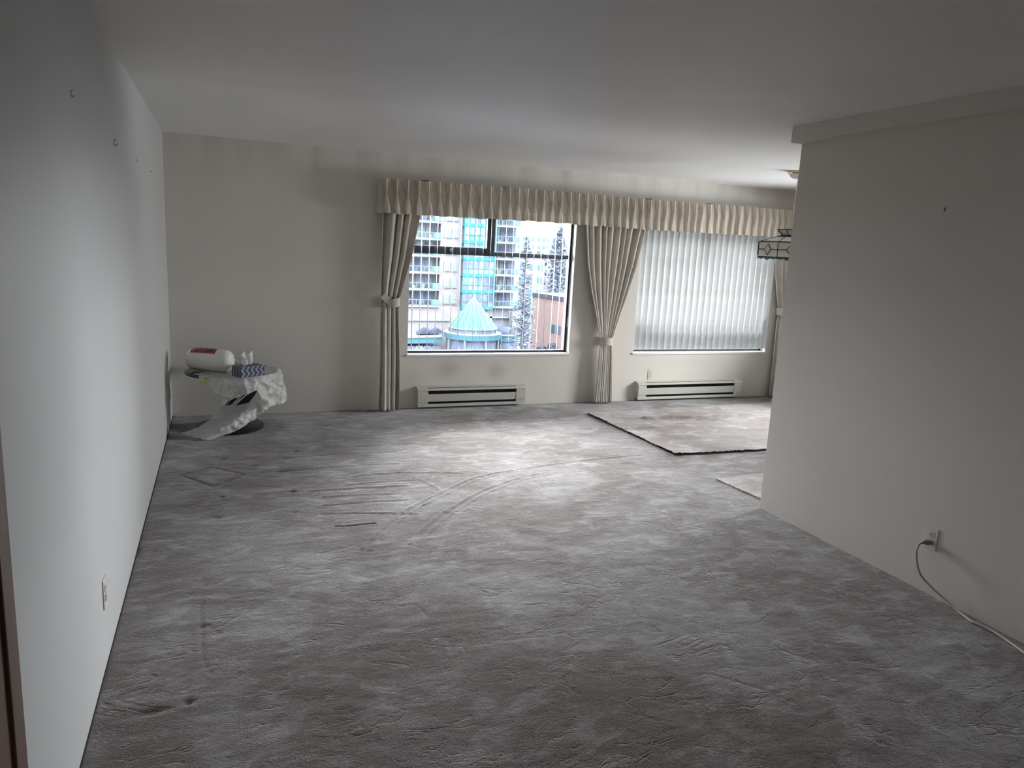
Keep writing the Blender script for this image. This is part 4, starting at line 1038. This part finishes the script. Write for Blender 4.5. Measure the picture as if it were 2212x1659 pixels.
# trees
def conifer(name, loc, h, R, label, m, seed, bare=False, z_crown=0.):
    r = random.Random(seed); t = empty(name, loc); tag(t, label, 'tree')
    MB().tube([(0, 0, 0), (0, 0, h*.5), (0, 0, h*.98)], .3, 8, radii=[.34, .22, .04]).build('trunk', E_['bark'], t)
    b = MB(); br = MB(); nn = 620 if not bare else 210
    for i in range(nn):
        q_ = i/nn; z = z_crown+(h-z_crown)*(q_**.85); a = r.uniform(0, 2*PI); rad = R*(1-q_)**.62*r.uniform(.65, 1.05)
        d = Vector((math.cos(a), math.sin(a), 0)); n5 = 4
        if bare:
            pts = [Vector((0, 0, z))+d*(rad*k/n5)+Vector((0, 0, rad*(-.12*math.sin(PI*k/n5)+.18*(k/n5)**2))) for k in range(n5+1)]
            br.tube([tuple(p) for p in pts], .05, 4, radii=[.085, .08, .07, .06, .03])
            side = d.cross(Vector((0, 0, 1)))
            for k in range(1, n5+1):
                for s_ in (-1, 1):
                    e = pts[k]+side*s_*r.uniform(.1, .35)+Vector((0, 0, r.uniform(-.18, .1)))
                    b.add([tuple(pts[k]-d*.25), tuple(pts[k]+d*.2), tuple(e)], [(0, 1, 2)])
        if not bare or q_ < .5:
            for k in range(7 if not bare else 3):
                f_ = r.uniform(.3, 1.0); c_ = Vector((0, 0, z-.25*rad*f_))+d*rad*f_+Vector((r.uniform(-.3, .3), r.uniform(-.3, .3), r.uniform(-.25, .25)))
                s_ = r.uniform(.22, .5)
                v = [c_+Vector((r.uniform(-s_, s_), r.uniform(-s_, s_), r.uniform(-s_*.7, s_*.4))) for _ in range(4)]
                b.add([tuple(p) for p in v], [(0, 1, 2), (0, 2, 3), (0, 1, 3)])
    if br.v: br.build('branches', E_['bark'], t)['kind'] = 'stuff'
    f = b.build('foliage', m, t); f['kind'] = 'stuff'
conifer('conifer_tree', (46.6, 105, GZ), 22.4, 2.7, 'tall conifer with drooping bare branches in front of the balconies', E_['leaf'], 4, True, 1.0)
conifer('conifer_tree', (71.0, 145, GZ), 25.5, 4.6, 'pointed blue-green conifer behind the terracotta building', E_['leaf2'], 8, False, 2.0)
def bush(loc, r0, h, label, seed):
    r = random.Random(seed); b = MB()
    for i in range(420):
        a = r.uniform(0, 2*PI); p_ = r.uniform(0, 1); rad = r0*math.sqrt(1-p_*p_*.8)*r.uniform(.7, 1.05); c_ = Vector((rad*math.cos(a), rad*math.sin(a), h*p_)); s_ = .3
        v = [c_+Vector((r.uniform(-s_, s_), r.uniform(-s_, s_), r.uniform(-s_, s_))) for _ in range(3)]; b.add([tuple(p) for p in v], [(0, 1, 2)])
    o = b.build('bush', E_['bush']); o.location = loc; tag(o, label, 'bush', 'bushes along the street')
bush((50.6, 106, GZ), 1.5, 4.2, 'leafy bush at the foot of the bare-branched conifer', 1)
bush((54.2, 109, GZ), 1.3, 3.6, 'rounded bush right of the bare-branched conifer', 2)
bush((58.0, 117.5, GZ), 1.2, 3.0, 'small bush in front of the terracotta wall', 3)
# far buildings and hillside
def far_block(x0, x1, y, z1, m, label, nx, nz_, name='far_building'):
    t = empty(name, ((x0+x1)/2, y, GZ)); tag(t, label, 'building'); cx = (x0+x1)/2
    MB().box(x0-cx, x1-cx, 0, 14, 0, z1-GZ).build('wall', E_[m], t)
    dx = (x1-x0)/nx; dz = 3.2
    for i in range(nx):
        for j in range(nz_):
            MB().box(x0-cx+dx*(i+.25), x0-cx+dx*(i+.75), -.1, 0, z1-GZ-dz*(j+1)+.9, z1-GZ-dz*(j+1)+2.3).build('window', E_['railglass'], t)
far_block(69.2, 76.5, 165, -1.6, 'wall2', 'pale blank mid-rise between the two conifers', 3, 4)
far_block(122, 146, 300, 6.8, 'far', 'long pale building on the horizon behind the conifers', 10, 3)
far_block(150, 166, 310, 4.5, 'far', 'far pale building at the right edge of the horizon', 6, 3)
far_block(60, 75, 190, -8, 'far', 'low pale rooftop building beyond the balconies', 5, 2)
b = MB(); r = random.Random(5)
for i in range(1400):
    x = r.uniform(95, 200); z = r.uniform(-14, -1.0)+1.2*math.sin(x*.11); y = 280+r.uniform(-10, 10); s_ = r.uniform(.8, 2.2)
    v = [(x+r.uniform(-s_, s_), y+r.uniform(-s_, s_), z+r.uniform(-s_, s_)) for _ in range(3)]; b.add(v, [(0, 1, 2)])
tag(b.build('distant_treeline', E_['far2']), 'treeline below the far buildings, haze put into its pale colour', 'trees', kind='stuff')
# vehicles
def car(loc, rz, m, label, van=False):
    t = empty('parked_van' if van else 'parked_car', loc, rz); tag(t, label, 'van' if van else 'car', 'vehicles on the street')
    hh = 2.1 if van else 1.45
    side = [(-2.2, .35), (-2.2, .85), (-1.9, .95), (-1.5, hh-.05), (1.4 if van else .7, hh), (1.9 if van else 1.3, .95), (2.2, .85), (2.25, .35)]
    MB().prism(side, 'y', -.85, .85).build('body', E_[m], t, bevel=.08)
    win = [(-1.62, 1.0), (-1.36, hh-.18), (1.28 if van else .6, hh-.14), (1.7 if van else 1.08, 1.0)]
    MB().prism(win, 'y', -.88, -.84).prism(win, 'y', .84, .88).build('side_windows', E_['cardark'], t)
    for x_ in (-1.4, 1.4):
        for y_ in (-.85, .75): MB().lathe([(.33, 0), (.33, .12)], 14, (x_, y_, .33), Matrix.Rotation(-PI/2, 4, 'X')).build('wheel', E_['cardark'], t)
car((50.6, 110.5, GZ), .1, 'car', 'white van parked below the bare-branched conifer', True)
car((55.4, 112, GZ), -.1, 'carteal', 'teal car parked at the right end of the street')
car((52.6, 116, GZ), .05, 'car', 'white car parked behind the bushes')
lpst = empty('street_lamp', (58.4, 112.5, GZ)); tag(lpst, 'thin white street lamp with arched arm before the terracotta wall', 'street lamp')
arc = [(0, 0, 0), (0, 0, 2.6), (.3, 0, 3.6), (.9, 0, 4.3), (1.6, 0, 4.6)]
MB().tube([tuple(p) for p in catmull(arc, 20)], .07, 6).build('post', E_['rib'], lpst); MB().box(1.5, 2.0, -.12, .12, 4.52, 4.66).build('lamp_head', E_['rib'], lpst)
